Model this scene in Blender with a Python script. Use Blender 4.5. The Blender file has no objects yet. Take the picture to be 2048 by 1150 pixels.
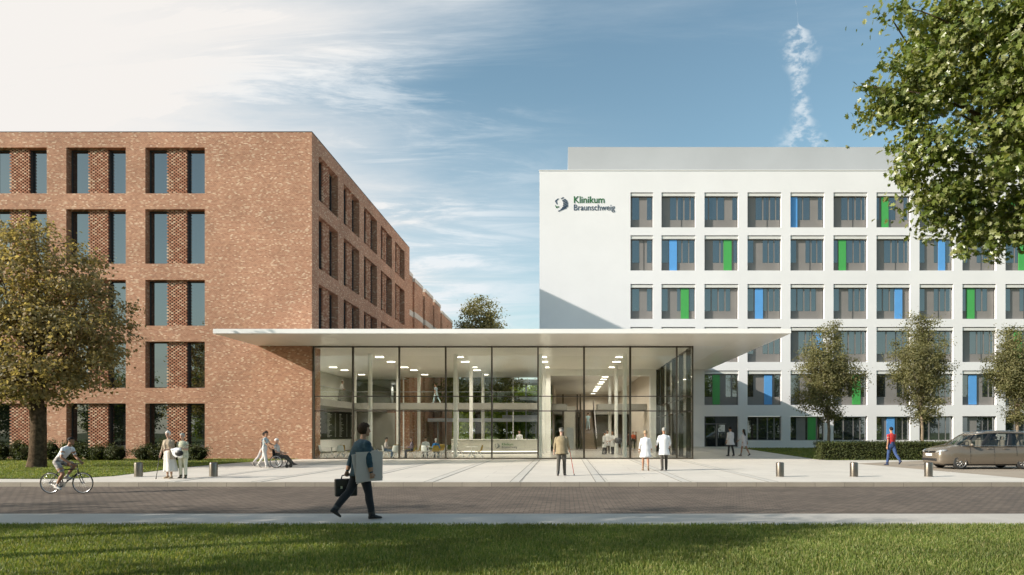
import bpy, bmesh, math, random
import numpy as np
from mathutils import Vector, Matrix, Quaternion, kdtree
R = math.radians
scene = bpy.context.scene
col = scene.collection

# ------------------------------------------------------------------ camera, sky, sun, exposure
CAM_Z = 1.7
F = 1365.3                      # focal length in photo pixels (2048 wide)
cam_d = bpy.data.cameras.new('camera')
cam = bpy.data.objects.new('camera', cam_d); col.objects.link(cam)
cam.location = (0, 0, CAM_Z); cam.rotation_euler = (R(90), 0, 0)
cam_d.sensor_width = 36; cam_d.lens = 36*F/2048
cam_d.shift_x = -106/2048; cam_d.shift_y = 290/2048
cam_d.clip_start = 0.1; cam_d.clip_end = 4000
scene.camera = cam

SUN = Vector((2.1, 0.78, -1.0)).normalized()      # direction the light travels
sd = bpy.data.lights.new('sun', 'SUN'); sd.energy = 4.5; sd.angle = R(0.6); sd.color = (1.0, 0.925, 0.83)
sun = bpy.data.objects.new('sun', sd); col.objects.link(sun)
sun.rotation_euler = SUN.to_track_quat('-Z', 'Y').to_euler(); sun.location = (-60, -20, 40)
SUN_EL = math.asin(-SUN.z); SUN_ROT = math.atan2(-SUN.x, -SUN.y)

scene.view_settings.view_transform = 'Standard'
scene.view_settings.look = 'None'
scene.view_settings.gamma = 1.0
scene.view_settings.exposure = 0.72
scene.render.engine = 'CYCLES'
scene.cycles.use_denoising = True
scene.cycles.max_bounces = 8
scene.cycles.diffuse_bounces = 4
scene.cycles.glossy_bounces = 4
scene.cycles.transparent_max_bounces = 24
scene.cycles.caustics_reflective = False
scene.cycles.caustics_refractive = False
scene.cycles.sample_clamp_indirect = 6.0

class NT:
    """small helper for building node trees"""
    def __init__(self, tree):
        self.t = tree; tree.nodes.clear()
    def n(self, typ, ins=None, **kw):
        nd = self.t.nodes.new(typ)
        for k, v in kw.items(): setattr(nd, k, v)
        for k, v in (ins or {}).items():
            if isinstance(v, bpy.types.NodeSocket): self.t.links.new(v, nd.inputs[k])
            else: nd.inputs[k].default_value = v
        return nd
    def m(self, op, a, b=None, c=None, clamp=False):
        ins = {0: a}
        if b is not None: ins[1] = b
        if c is not None: ins[2] = c
        nd = self.n('ShaderNodeMath', ins, operation=op, use_clamp=clamp)
        return nd.outputs[0]
    def ss(self, x, e0, e1, lo=0.0, hi=1.0):
        return self.n('ShaderNodeMapRange', {0: x, 1: e0, 2: e1, 3: lo, 4: hi}, interpolation_type='SMOOTHSTEP').outputs[0]
    def mix(self, f, a, b, mode='MIX'):
        nd = self.n('ShaderNodeMix', data_type='RGBA', blend_type=mode)
        for k, v in ((0, f), (6, a), (7, b)):
            if isinstance(v, bpy.types.NodeSocket): self.t.links.new(v, nd.inputs[k])
            else: nd.inputs[k].default_value = v
        return nd.outputs[2]
    def link(self, a, b): self.t.links.new(a, b)

def c4(c): return (c[0], c[1], c[2], 1.0)

world = bpy.data.worlds.new('World'); scene.world = world; world.use_nodes = True
w = NT(world.node_tree)
sky = w.n('ShaderNodeTexSky', sky_type='NISHITA', sun_disc=False, sun_elevation=SUN_EL, sun_rotation=SUN_ROT,
          air_density=1.0, dust_density=1.2, ozone_density=1.6, altitude=50)
tc = w.n('ShaderNodeTexCoord')
d = tc.outputs['Generated']
sep = w.n('ShaderNodeSeparateXYZ', {0: d}); dx, dy, dz = sep.outputs
# thin veil of high cloud, thickest toward the north-west and low over the houses
gl = Vector((-0.95, 1.0, 0.50)).normalized()
dot = w.n('ShaderNodeVectorMath', {0: d, 1: gl}, operation='DOT_PRODUCT').outputs['Value']
low = w.ss(dz, 0.46, 0.20)
lowl = w.ss(dot, 0.62, 0.90)
low = w.m('MULTIPLY', low, lowl)
low2 = w.ss(dz, 0.22, 0.02)
zz = w.m('ADD', w.m('ABSOLUTE', dz), 0.22)
px = w.m('DIVIDE', dx, zz); py = w.m('DIVIDE', dy, zz)
vec = w.n('ShaderNodeCombineXYZ', {0: px, 1: py, 2: 0.0}).outputs[0]
rot = w.n('ShaderNodeMapping', {0: vec, 2: (0, 0, R(-32)), 3: (0.5, 2.1, 1.0)}).outputs[0]
n1 = w.n('ShaderNodeTexNoise', {0: rot, 'Scale': 1.5, 'Detail': 9.0, 'Roughness': 0.62, 'Distortion': 0.7}).outputs[0]
n2 = w.n('ShaderNodeTexNoise', {0: vec, 'Scale': 0.7, 'Detail': 4.0, 'Roughness': 0.5, 'Distortion': 0.3}).outputs[0]
dotn = w.m('MULTIPLY_ADD', w.m('SUBTRACT', n1, 0.5), 0.26, w.m('MULTIPLY_ADD', w.m('SUBTRACT', n2, 0.5), 0.16, dot))
veil = w.ss(dotn, 0.79, 0.985)
cir = w.m('MULTIPLY', w.ss(n1, 0.50, 0.78), w.ss(n2, 0.36, 0.56))
n1b = w.n('ShaderNodeTexNoise', {0: rot, 'Scale': 3.0, 'Detail': 10.0, 'Roughness': 0.66, 'Distortion': 1.0}).outputs[0]
streak = w.m('MULTIPLY', w.ss(n1b, 0.46, 0.66), w.ss(dot, 0.72, 0.93))
# one broken column of cloud over the roof of the white building
u = w.m('DIVIDE', dx, w.m('MAXIMUM', dy, 0.01)); v = w.m('DIVIDE', dz, w.m('MAXIMUM', dy, 0.01))
nj = w.n('ShaderNodeTexNoise', {0: d, 'Scale': 9.0, 'Detail': 4.0}).outputs[0]
u0 = w.m('ADD', w.m('MULTIPLY_ADD', v, -0.06, 0.373), w.m('MULTIPLY', w.m('SUBTRACT', nj, 0.5), 0.035))
wr = w.n('ShaderNodeFloatCurve', {0: 1.0, 1: v}); cm = wr.mapping.curves[0]
cm.points[0].location = (0.0, 0.03); cm.points[1].location = (1.0, 0.0)
for p in ((0.42, 0.036), (0.46, 0.016), (0.515, 0.012), (0.555, 0.028), (0.585, 0.022), (0.60, 0.0)): cm.points.new(*p)
wr.mapping.update()
du = w.m('DIVIDE', w.m('ABSOLUTE', w.m('SUBTRACT', u, u0)), w.m('MAXIMUM', wr.outputs[0], 0.0005))
nb = w.n('ShaderNodeTexNoise', {0: w.n('ShaderNodeMapping', {0: d, 3: (1.0, 1.0, 1.6)}).outputs[0], 'Scale': 70.0, 'Detail': 5.0, 'Roughness': 0.6}).outputs[0]
colm = w.m('MULTIPLY', w.ss(du, 1.4, 0.15), w.ss(nb, 0.38, 0.68))
colm = w.m('MULTIPLY', colm, w.m('GREATER_THAN', dy, 0.05))
low = w.m('MULTIPLY', low, w.m('MULTIPLY_ADD', w.ss(n1b, 0.36, 0.64), 0.50, 0.50))
mask = w.m('MAXIMUM', w.m('MULTIPLY', veil, 0.97), low)
mask = w.m('MAXIMUM', mask, w.m('MULTIPLY', low2, 0.6))
vary = w.m('MULTIPLY_ADD', w.m('SUBTRACT', n2, 0.5), 0.5, 1.0)
mask = w.m('MULTIPLY', mask, vary, clamp=True)
mask = w.m('ADD', mask, w.m('MULTIPLY', cir, 0.30))
mask = w.m('ADD', mask, w.m('MULTIPLY', streak, 0.55))
mask = w.m('MAXIMUM', mask, w.m('MULTIPLY', colm, 0.72), clamp=True)
SKY_K = 0.122
skyc = w.n('ShaderNodeVectorMath', {0: sky.outputs[0], 3: SKY_K}, operation='SCALE').outputs[0]
skyt = w.mix(1.0, skyc, (0.98, 1.05, 0.88, 1), 'MULTIPLY')
warm = w.mix(veil, (0.50, 0.54, 0.565, 1), (0.56, 0.54, 0.52, 1))
skyf = w.mix(mask, skyt, warm)
bg = w.n('ShaderNodeBackground', {0: skyf, 1: 1.0})
out = w.n('ShaderNodeOutputWorld', {0: bg.outputs[0]})

# ------------------------------------------------------------------ object helpers
def tag(o, label=None, cat=None, group=None, kind=None):
    if label: o['label'] = label
    if cat: o['category'] = cat
    if group: o['group'] = group
    if kind: o['kind'] = kind
    return o
def thing(name, label, cat, loc=(0, 0, 0), rz=0.0, group=None):
    o = bpy.data.objects.new(name, None); col.objects.link(o)
    o.location = loc; o.rotation_euler = (0, 0, rz); o.empty_display_size = 0.2
    return tag(o, label, cat, group)
def wmat(o):
    return Matrix.LocRotScale(o.location, o.rotation_euler, o.scale) if o.parent is None else wmat(o.parent) @ Matrix.LocRotScale(o.location, o.rotation_euler, o.scale)
def link_mesh(name, me, parent=None):
    o = bpy.data.objects.new(name, me); col.objects.link(o); o.parent = parent
    return o
def copy_tree(o, parent=None):
    c = o.copy(); col.objects.link(c); c.parent = parent
    for ch in list(o.children): copy_tree(ch, c)
    return c

class MB:
    """collects faces and links them as one mesh object"""
    def __init__(self): self.v = []; self.f = []; self.m = []; self.s = []
    def add(self, vs, fs, mi=0, smooth=False):
        b = len(self.v); self.v.extend([tuple(p) for p in vs])
        for f in fs: self.f.append(tuple(b+i for i in f)); self.m.append(mi); self.s.append(smooth)
        return self
    def quad(self, a, b, c, d_, mi=0): return self.add([a, b, c, d_], [(0, 1, 2, 3)], mi)
    def box(self, x0, y0, z0, x1, y1, z1, mi=0):
        vs = [(x, y, z) for z in (z0, z1) for y in (y0, y1) for x in (x0, x1)]
        return self.add(vs, [(0, 2, 3, 1), (4, 5, 7, 6), (0, 1, 5, 4), (2, 6, 7, 3), (0, 4, 6, 2), (1, 3, 7, 5)], mi)
    def cbox(self, c, s, M=None, mi=0):
        vs = [Vector((x*s[0]/2, y*s[1]/2, z*s[2]/2)) for z in (-1, 1) for y in (-1, 1) for x in (-1, 1)]
        vs = [(M @ p if M else p) + Vector(c) for p in vs]
        return self.add(vs, [(0, 2, 3, 1), (4, 5, 7, 6), (0, 1, 5, 4), (2, 6, 7, 3), (0, 4, 6, 2), (1, 3, 7, 5)], mi)
    def bbox(self, x0, y0, z0, x1, y1, z1, b=0.01, mi=0):
        """box with bevelled edges"""
        bm = bmesh.new(); bmesh.ops.create_cube(bm, size=1)
        for q in bm.verts: q.co = Vector(((x0+x1)/2+q.co.x*(x1-x0), (y0+y1)/2+q.co.y*(y1-y0), (z0+z1)/2+q.co.z*(z1-z0)))
        bmesh.ops.bevel(bm, geom=bm.edges[:], offset=b, segments=2, affect='EDGES', profile=0.5)
        bm.verts.index_update()
        self.add([q.co.copy() for q in bm.verts], [[q.index for q in f.verts] for f in bm.faces], mi); bm.free(); return self
    def loft(self, rings, mi=0, caps=True, smooth=True, closed=False):
        n = len(rings[0]); vs = [p for r in rings for p in r]; fs = []
        m = len(rings)
        for i in range(m if closed else m-1):
            j = (i+1) % m
            for k in range(n):
                l = (k+1) % n
                fs.append((i*n+k, i*n+l, j*n+l, j*n+k))
        self.add(vs, fs, mi, smooth)
        if caps and not closed:
            b = len(self.v)-len(vs)
            self.f.append(tuple(b+k for k in reversed(range(n)))); self.m.append(mi); self.s.append(False)
            self.f.append(tuple(b+(m-1)*n+k for k in range(n))); self.m.append(mi); self.s.append(False)
        return self
    def tube(self, pts, r, n=8, mi=0, caps=True, closed=False):
        pts = [Vector(p) for p in pts]; m = len(pts); rings = []
        rs = r if isinstance(r, (list, tuple)) else [r]*m
        prev = None
        for i, p in enumerate(pts):
            if closed: t = pts[(i+1) % m]-pts[i-1]
            else: t = pts[min(i+1, m-1)]-pts[max(i-1, 0)]
            t.normalize()
            if prev is None:
                a = Vector((0, 0, 1)) if abs(t.z) < 0.9 else Vector((1, 0, 0))
                e = t.cross(a).normalized()
            else:
                e = (prev - t*prev.dot(t)).normalized()
            prev = e; g = t.cross(e)
            rr = rs[i]; ra, rb = rr if isinstance(rr, (list, tuple)) else (rr, rr)
            rings.append([p+e*ra*math.cos(2*math.pi*k/n)+g*rb*math.sin(2*math.pi*k/n) for k in range(n)])
        return self.loft(rings, mi, caps, True, closed)
    def ball(self, c, r, nu=12, nv=8, M=None, mi=0):
        c = Vector(c); r = (r, r, r) if not isinstance(r, (tuple, list)) else r
        vs = []; fs = []
        for i in range(nv+1):
            th = math.pi*i/nv
            for k in range(nu):
                ph = 2*math.pi*k/nu
                p = Vector((r[0]*math.sin(th)*math.cos(ph), r[1]*math.sin(th)*math.sin(ph), r[2]*math.cos(th)))
                vs.append((M @ p if M else p)+c)
        for i in range(nv):
            for k in range(nu):
                l = (k+1) % nu
                fs.append((i*nu+k, (i+1)*nu+k, (i+1)*nu+l, i*nu+l))
        return self.add(vs, fs, mi, True)
    def lathe(self, prof, n=20, c=(0, 0, 0), mi=0, axis='z', caps=True):
        c = Vector(c); rings = []
        for r, h in prof:
            ring = []
            for k in range(n):
                a = 2*math.pi*k/n
                p = (r*math.cos(a), r*math.sin(a), h)
                if axis == 'x': p = (h, p[0], p[1])
                if axis == 'y': p = (p[1], h, p[0])
                ring.append(Vector(p)+c)
            rings.append(ring)
        return self.loft(rings, mi, caps)
    def prism(self, poly, y0, y1, mi=0, plane='xz'):
        n = len(poly)
        def P(a, b, t):
            return (a, t, b) if plane == 'xz' else ((a, b, t) if plane == 'xy' else (t, a, b))
        vs = [P(a, b, y0) for a, b in poly]+[P(a, b, y1) for a, b in poly]
        fs = [tuple(range(n)), tuple(reversed(range(n, 2*n)))]+[(i, n+i, n+(i+1) % n, (i+1) % n) for i in range(n)]
        return self.add(vs, fs, mi)
    def build(self, name, mats, parent=None, origin=None, fix=True):
        """origin: vertices are in world space and get shifted to the parent's base"""
        me = bpy.data.meshes.new(name)
        vs = self.v
        if origin is not None: vs = [(p[0]-origin[0], p[1]-origin[1], p[2]-origin[2]) for p in vs]
        me.from_pydata(vs, [], self.f)
        for mt in (mats if isinstance(mats, (list, tuple)) else [mats]): me.materials.append(mt)
        me.polygons.foreach_set('material_index', self.m); me.polygons.foreach_set('use_smooth', self.s)
        if fix:
            bm = bmesh.new(); bm.from_mesh(me); bmesh.ops.recalc_face_normals(bm, faces=bm.faces[:]); bm.to_mesh(me); bm.free()
        me.update()
        return link_mesh(name, me, parent)

def np_mesh(name, verts, faces_flat, per, mats, mat_idx=None, smooth=False):
    me = bpy.data.meshes.new(name)
    nv = len(verts); nf = len(faces_flat)//per
    me.vertices.add(nv); me.vertices.foreach_set('co', np.asarray(verts, dtype=np.float32).ravel())
    me.loops.add(nf*per); me.loops.foreach_set('vertex_index', np.asarray(faces_flat, dtype=np.int32))
    me.polygons.add(nf)
    me.polygons.foreach_set('loop_start', np.arange(0, nf*per, per, dtype=np.int32))
    me.polygons.foreach_set('loop_total', np.full(nf, per, dtype=np.int32))
    for mt in mats: me.materials.append(mt)
    if mat_idx is not None: me.polygons.foreach_set('material_index', np.asarray(mat_idx, dtype=np.int32))
    me.polygons.foreach_set('use_smooth', np.full(nf, smooth, dtype=bool))
    me.update(calc_edges=True)
    return me

def PX(px, Y): return (px-1130)*Y/F
def PZ(py, Y): return CAM_Z-(py-865)*Y/F

# ------------------------------------------------------------------ materials
def new_mat(name):
    m = bpy.data.materials.new(name); m.use_nodes = True
    return m, NT(m.node_tree)
def fin(t, p): t.n('ShaderNodeOutputMaterial', {0: p.outputs[0]})
def mat(name, c, rough=0.6, metal=0.0, var=0.12, scale=3.0, bump=0.0, bscale=40.0, spec=0.5, coat=0.0, sheen=0.0):
    """principled with mottled colour"""
    m, t = new_mat(name)
    o = t.n('ShaderNodeTexCoord').outputs['Object']
    nz = t.n('ShaderNodeTexNoise', {0: o, 'Scale': scale, 'Detail': 5.0, 'Roughness': 0.6}).outputs[0]
    f = t.ss(nz, 0.3, 0.7, 1.0-var, 1.0+var)
    cc = t.n('ShaderNodeVectorMath', {0: c, 3: f}, operation='SCALE').outputs[0]
    p = t.n('ShaderNodeBsdfPrincipled', {'Base Color': cc, 'Roughness': rough, 'Metallic': metal, 'Specular IOR Level': spec, 'Coat Weight': coat, 'Coat Roughness': 0.05, 'Sheen Weight': sheen})
    if bump:
        nb_ = t.n('ShaderNodeTexNoise', {0: o, 'Scale': bscale, 'Detail': 4.0}).outputs[0]
        b = t.n('ShaderNodeBump', {'Height': nb_, 'Strength': bump, 'Distance': 0.02})
        t.link(b.outputs[0], p.inputs['Normal'])
    fin(t, p); return m
def cloth(name, c, var=0.10, scale=9.0, bump=0.5): return mat(name, c, 0.85, 0, var, scale, bump, 14.0, 0.2, 0, 0.15)
def emit(name, c, s):
    m, t = new_mat(name); e = t.n('ShaderNodeEmission', {0: c4(c), 1: s}); fin(t, e); return m

M = {}
def brick_mat(name, mortar=(0.40, 0.275, 0.195)):
    m, t = new_mat(name)
    o = t.n('ShaderNodeTexCoord').outputs['Object']
    s = t.n('ShaderNodeSeparateXYZ', {0: o})
    uu = t.m('ADD', s.outputs[0], s.outputs[1])
    vv = t.n('ShaderNodeCombineXYZ', {0: uu, 1: s.outputs[2], 2: 0.0}).outputs[0]
    b = t.n('ShaderNodeTexBrick', {0: vv, 1: (0, 0, 0, 1), 2: (1, 1, 1, 1), 3: (0.5, 0.5, 0.5, 1), 'Scale': 1.0, 'Mortar Size': 0.010, 'Mortar Smooth': 0.2,
                                    'Bias': 0.0, 'Brick Width': 0.125, 'Row Height': 0.078}, offset=0.5)
    row = t.m('FLOOR', t.m('DIVIDE', s.outputs[2], 0.078))
    half = t.m('MULTIPLY', t.m('MODULO', t.m('ABSOLUTE', row), 2.0), 0.5)
    colm_ = t.m('FLOOR', t.m('ADD', t.m('DIVIDE', uu, 0.125), half))
    wn = t.n('ShaderNodeTexWhiteNoise', {0: t.n('ShaderNodeCombineXYZ', {0: colm_, 1: row, 2: 0.37}).outputs[0]}, noise_dimensions='3D').outputs[0]
    r = t.n('ShaderNodeValToRGB', {0: wn})
    e = r.color_ramp.elements
    e[0].position = 0.0; e[0].color = (0.29, 0.122, 0.072, 1)
    e[1].position = 1.0; e[1].color = (0.70, 0.52, 0.38, 1)
    for pos, c in ((0.25, (0.385, 0.168, 0.098, 1)), (0.5, (0.44, 0.202, 0.12, 1)), (0.80, (0.475, 0.232, 0.142, 1)), (0.86, (0.51, 0.275, 0.168, 1)), (0.93, (0.60, 0.41, 0.28, 1))):
        q = e.new(pos); q.color = c
    nz = t.n('ShaderNodeTexNoise', {0: o, 'Scale': 0.35, 'Detail': 4.0}).outputs[0]
    tone = t.ss(nz, 0.3, 0.7, 0.90, 1.10)
    c = t.mix(b.outputs[1], r.outputs[0], c4(mortar))
    c = t.n('ShaderNodeVectorMath', {0: c, 3: tone}, operation='SCALE').outputs[0]
    bp = t.n('ShaderNodeBump', {'Height': b.outputs[1], 'Strength': 0.6, 'Distance': 0.012}, invert=True)
    p = t.n('ShaderNodeBsdfPrincipled', {'Base Color': c, 'Roughness': 0.9, 'Specular IOR Level': 0.2, 'Normal': bp.outputs[0]})
    fin(t, p); return m
M['brick'] = brick_mat('red_brick')
def lattice_mat():
    m, t = new_mat('lattice_brick')
    rnd = t.n('ShaderNodeNewGeometry').outputs['Random Per Island']
    r = t.n('ShaderNodeValToRGB', {0: rnd}); e = r.color_ramp.elements
    e[0].color = (0.34, 0.155, 0.095, 1); e[1].color = (0.64, 0.45, 0.32, 1)
    q = e.new(0.6); q.color = (0.46, 0.235, 0.15, 1)
    p = t.n('ShaderNodeBsdfPrincipled', {'Base Color': r.outputs[0], 'Roughness': 0.9, 'Specular IOR Level': 0.2}); fin(t, p); return m
M['lattice'] = lattice_mat()
def dark_glass(name, base, refl, tint):
    m, t = new_mat(name)
    o = t.n('ShaderNodeTexCoord').outputs['Object']
    nz = t.n('ShaderNodeTexNoise', {0: o, 'Scale': 0.5, 'Detail': 2.0}).outputs[0]
    b = t.n('ShaderNodeBump', {'Height': nz, 'Strength': 0.05, 'Distance': 0.03})
    df = t.n('ShaderNodeBsdfDiffuse', {0: c4(base)})
    gs = t.n('ShaderNodeBsdfGlossy', {'Color': c4(tint), 'Roughness': 0.01, 'Normal': b.outputs[0]})
    f = t.n('ShaderNodeLayerWeight', {0: 0.5}).outputs['Facing']
    f = t.m('MULTIPLY_ADD', t.m('POWER', f, 4.0), 1.0-refl, refl, clamp=True)
    mx = t.n('ShaderNodeMixShader', {0: f, 1: df.outputs[0], 2: gs.outputs[0]}); fin(t, mx); return m
M['brick_glass'] = dark_glass('tinted_window_glass', (0.014, 0.015, 0.016), 0.20, (0.86, 0.92, 0.95))
M['white_glass'] = dark_glass('blue_grey_window_glass', (0.020, 0.024, 0.028), 0.25, (0.86, 0.92, 0.93))
def clear_glass():
    m, t = new_mat('clear_glass')
    f = t.n('ShaderNodeLayerWeight', {0: 0.5}).outputs['Facing']
    f = t.m('MULTIPLY_ADD', t.m('POWER', f, 4.0), 0.8, 0.04, clamp=True)
    tr = t.n('ShaderNodeBsdfTransparent', {0: (0.965, 0.98, 0.955, 1)})
    gs = t.n('ShaderNodeBsdfGlossy', {'Color': (1, 1, 1, 1), 'Roughness': 0.0})
    mx = t.n('ShaderNodeMixShader', {0: f, 1: tr.outputs[0], 2: gs.outputs[0]}); fin(t, mx); return m
M['glass'] = clear_glass()
M['white_wall'] = mat('white_render', (0.71, 0.70, 0.70), 0.75, 0, 0.025, 0.25, 0.12, 60, 0.25)
M['white_paint'] = mat('white_metal_panel', (0.80, 0.78, 0.75), 0.32, 0, 0.02, 0.4, 0, 1, 0.5)
M['soffit'] = mat('soffit_panel', (0.80, 0.76, 0.69), 0.28, 0, 0.03, 0.3, 0, 1, 0.5)
M['column'] = mat('column_white', (0.80, 0.79, 0.75), 0.5, 0, 0.02)
M['penthouse'] = mat('grey_cladding', (0.40, 0.41, 0.42), 0.55, 0.0, 0.05, 0.15)
M['taupe'] = mat('taupe_panel', (0.205, 0.190, 0.178), 0.5, 0, 0.05, 0.8)
M['dark_frame'] = mat('dark_frame', (0.055, 0.055, 0.058), 0.45, 0.2, 0.1)
M['bronze'] = mat('bronze_metal', (0.060, 0.048, 0.032), 0.42, 0.3, 0.1)
M['blind_box'] = mat('blind_box', (0.62, 0.61, 0.58), 0.6, 0, 0.03)
M['blue'] = mat('blue_panel', (0.10, 0.31, 0.64), 0.35, 0, 0.03)
M['green'] = mat('green_panel', (0.06, 0.33, 0.075), 0.35, 0, 0.03)
M['stone_cap'] = mat('stone_cap', (0.55, 0.50, 0.44), 0.8, 0, 0.08)
M['bollard'] = mat('bollard_steel', (0.20, 0.175, 0.15), 0.32, 0.9, 0.06, 6.0)
M['bark'] = mat('bark', (0.085, 0.058, 0.036), 0.95, 0, 0.45, 6.0, 1.0, 18.0, 0.1)
M['bark_pale'] = mat('bark_pale', (0.22, 0.17, 0.12), 0.95, 0, 0.3, 6.0, 0.8, 20.0, 0.1)
M['black'] = mat('black_plastic', (0.014, 0.014, 0.015), 0.45, 0, 0.1)
M['steel'] = mat('steel', (0.55, 0.55, 0.56), 0.28, 1.0, 0.05)
M['rubber'] = mat('rubber', (0.018, 0.018, 0.018), 0.8, 0, 0.1)
M['lamp'] = emit('lamp_diffuser', (1.0, 0.93, 0.80), 8.0)

def leaf_mat(name, cols, trans=0.35, rough=0.55, spec=0.35):
    m, t = new_mat(name)
    rnd = t.n('ShaderNodeNewGeometry').outputs['Random Per Island']
    r = t.n('ShaderNodeValToRGB', {0: rnd}); e = r.color_ramp.elements
    e[0].color = c4(cols[0]); e[1].color = c4(cols[-1])
    for i, c in enumerate(cols[1:-1]):
        q = e.new((i+1)/(len(cols)-1)); q.color = c4(c)
    o = t.n('ShaderNodeTexCoord').outputs['Object']
    nz = t.n('ShaderNodeTexNoise', {0: o, 'Scale': 0.7, 'Detail': 3.0}).outputs[0]
    c = t.n('ShaderNodeVectorMath', {0: r.outputs[0], 3: t.ss(nz, 0.3, 0.7, 0.8, 1.2)}, operation='SCALE').outputs[0]
    p = t.n('ShaderNodeBsdfPrincipled', {'Base Color': c, 'Roughness': rough, 'Specular IOR Level': spec})
    tl = t.n('ShaderNodeBsdfTranslucent', {0: t.mix(1.0, c, (1.25, 1.2, 0.55, 1), 'MULTIPLY')})
    mx = t.n('ShaderNodeMixShader', {0: trans, 1: p.outputs[0], 2: tl.outputs[0]}); fin(t, mx); return m
M['leaf_autumn'] = leaf_mat('leaf_autumn', [(0.155, 0.138, 0.063), (0.25, 0.205, 0.10), (0.34, 0.265, 0.14), (0.42, 0.335, 0.20), (0.18, 0.16, 0.075)], 0.48)
M['leaf_maple'] = leaf_mat('leaf_maple', [(0.085, 0.125, 0.024), (0.145, 0.185, 0.036), (0.21, 0.24, 0.06), (0.31, 0.31, 0.14)], 0.38, 0.36, 0.6)
M['leaf_olive'] = leaf_mat('leaf_olive', [(0.11, 0.115, 0.046), (0.18, 0.175, 0.075), (0.24, 0.215, 0.10), (0.13, 0.135, 0.055)], 0.45)
M['leaf_green'] = leaf_mat('leaf_green', [(0.075, 0.115, 0.018), (0.15, 0.21, 0.032), (0.25, 0.30, 0.055), (0.10, 0.145, 0.03)], 0.55)
M['leaf_garden'] = leaf_mat('leaf_garden', [(0.10, 0.15, 0.022), (0.19, 0.26, 0.038), (0.30, 0.36, 0.065), (0.13, 0.18, 0.035)], 0.6)
M['leaf_dark'] = leaf_mat('leaf_dark', [(0.040, 0.058, 0.014), (0.07, 0.088, 0.022), (0.105, 0.12, 0.032)])
M['leaf_hedge'] = leaf_mat('leaf_hedge', [(0.030, 0.050, 0.012), (0.06, 0.075, 0.018), (0.10, 0.11, 0.03), (0.035, 0.05, 0.015)], 0.25)
M['blade'] = leaf_mat('grass_blade', [(0.088, 0.130, 0.026), (0.138, 0.190, 0.040), (0.195, 0.235, 0.060), (0.33, 0.30, 0.13)], 0.42, 0.5, 0.4)
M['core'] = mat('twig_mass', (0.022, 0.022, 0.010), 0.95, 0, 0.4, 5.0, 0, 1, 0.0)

def paving_mat(name, base, bw, bh, joint, joint_c, tone=0.06, rough=0.75, stain=0.08):
    m, t = new_mat(name)
    o = t.n('ShaderNodeTexCoord').outputs['Object']
    b = t.n('ShaderNodeTexBrick', {0: o, 1: (0, 0, 0, 1), 2: (1, 1, 1, 1), 3: (0.5, 0.5, 0.5, 1), 'Scale': 1.0, 'Mortar Size': joint, 'Mortar Smooth': 0.1,
                                    'Brick Width': bw, 'Row Height': bh}, offset=0.5)
    sc = t.m('MULTIPLY_ADD', b.outputs[0], 2*tone, 1.0-tone)
    nz = t.n('ShaderNodeTexNoise', {0: o, 'Scale': 0.45, 'Detail': 6.0, 'Roughness': 0.65}).outputs[0]
    st = t.ss(nz, 0.3, 0.7, 1.0-stain, 1.0+stain)
    n2_ = t.n('ShaderNodeTexNoise', {0: o, 'Scale': 25.0, 'Detail': 3.0}).outputs[0]
    st = t.m('MULTIPLY', st, t.ss(n2_, 0.25, 0.75, 0.94, 1.06))
    cc = t.n('ShaderNodeVectorMath', {0: base, 3: t.m('MULTIPLY', sc, st)}, operation='SCALE').outputs[0]
    cc = t.mix(b.outputs[1], cc, c4(joint_c))
    bp = t.n('ShaderNodeBump', {'Height': b.outputs[1], 'Strength': 0.5, 'Distance': 0.006}, invert=True)
    p = t.n('ShaderNodeBsdfPrincipled', {'Base Color': cc, 'Roughness': rough, 'Specular IOR Level': 0.35, 'Normal': bp.outputs[0]})
    fin(t, p); return m
M['plaza'] = paving_mat('plaza_slabs', (0.62, 0.575, 0.51), 3.0, 1.5, 0.008, (0.36, 0.33, 0.29), 0.025, 0.6, 0.05)
M['strip'] = paving_mat('pavement_slabs', (0.45, 0.42, 0.38), 2.0, 2.0, 0.004, (0.36, 0.33, 0.30), 0.03, 0.75, 0.10)
M['road'] = paving_mat('road_setts', (0.140, 0.108, 0.083), 0.24, 0.16, 0.014, (0.055, 0.046, 0.040), 0.22, 0.8, 0.16)
M['kerb'] = paving_mat('kerb_stone', (0.30, 0.265, 0.215), 1.0, 50.0, 0.006, (0.12, 0.10, 0.08), 0.10, 0.8, 0.12)
M['drain'] = mat('drain_band', (0.56, 0.53, 0.48), 0.6, 0, 0.05, 2.0)
M['slot'] = mat('drain_slot', (0.24, 0.22, 0.19), 0.7, 0, 0.1)
M['drive'] = mat('drive_surface', (0.34, 0.285, 0.225), 0.85, 0, 0.08, 0.6, 0.3, 60, 0.25)
M['lawn'] = mat('lawn_soil', (0.085, 0.120, 0.028), 0.95, 0, 0.35, 1.6, 0.8, 30, 0.1)
M['ground'] = mat('ground_cover', (0.085, 0.10, 0.035), 0.95, 0, 0.3, 0.05, 0, 1, 0.1)
M['lobby_floor'] = mat('lobby_floor', (0.58, 0.54, 0.48), 0.18, 0, 0.04, 0.5, 0, 1, 0.5)
M['plaster'] = mat('grey_plaster', (0.55, 0.53, 0.47), 0.8, 0, 0.06, 0.6)
M['gallery'] = mat('gallery_edge', (0.27, 0.26, 0.235), 0.7, 0, 0.06, 0.6)
M['beige'] = mat('beige_wall', (0.62, 0.54, 0.45), 0.8, 0, 0.04, 0.5)
M['white_fit'] = mat('white_fitting', (0.78, 0.77, 0.74), 0.4, 0, 0.02)
M['stair_side'] = mat('stair_side', (0.055, 0.040, 0.028), 0.4, 0.1, 0.1)
M['stair_step'] = mat('stair_step', (0.26, 0.20, 0.15), 0.7, 0, 0.08)
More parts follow.
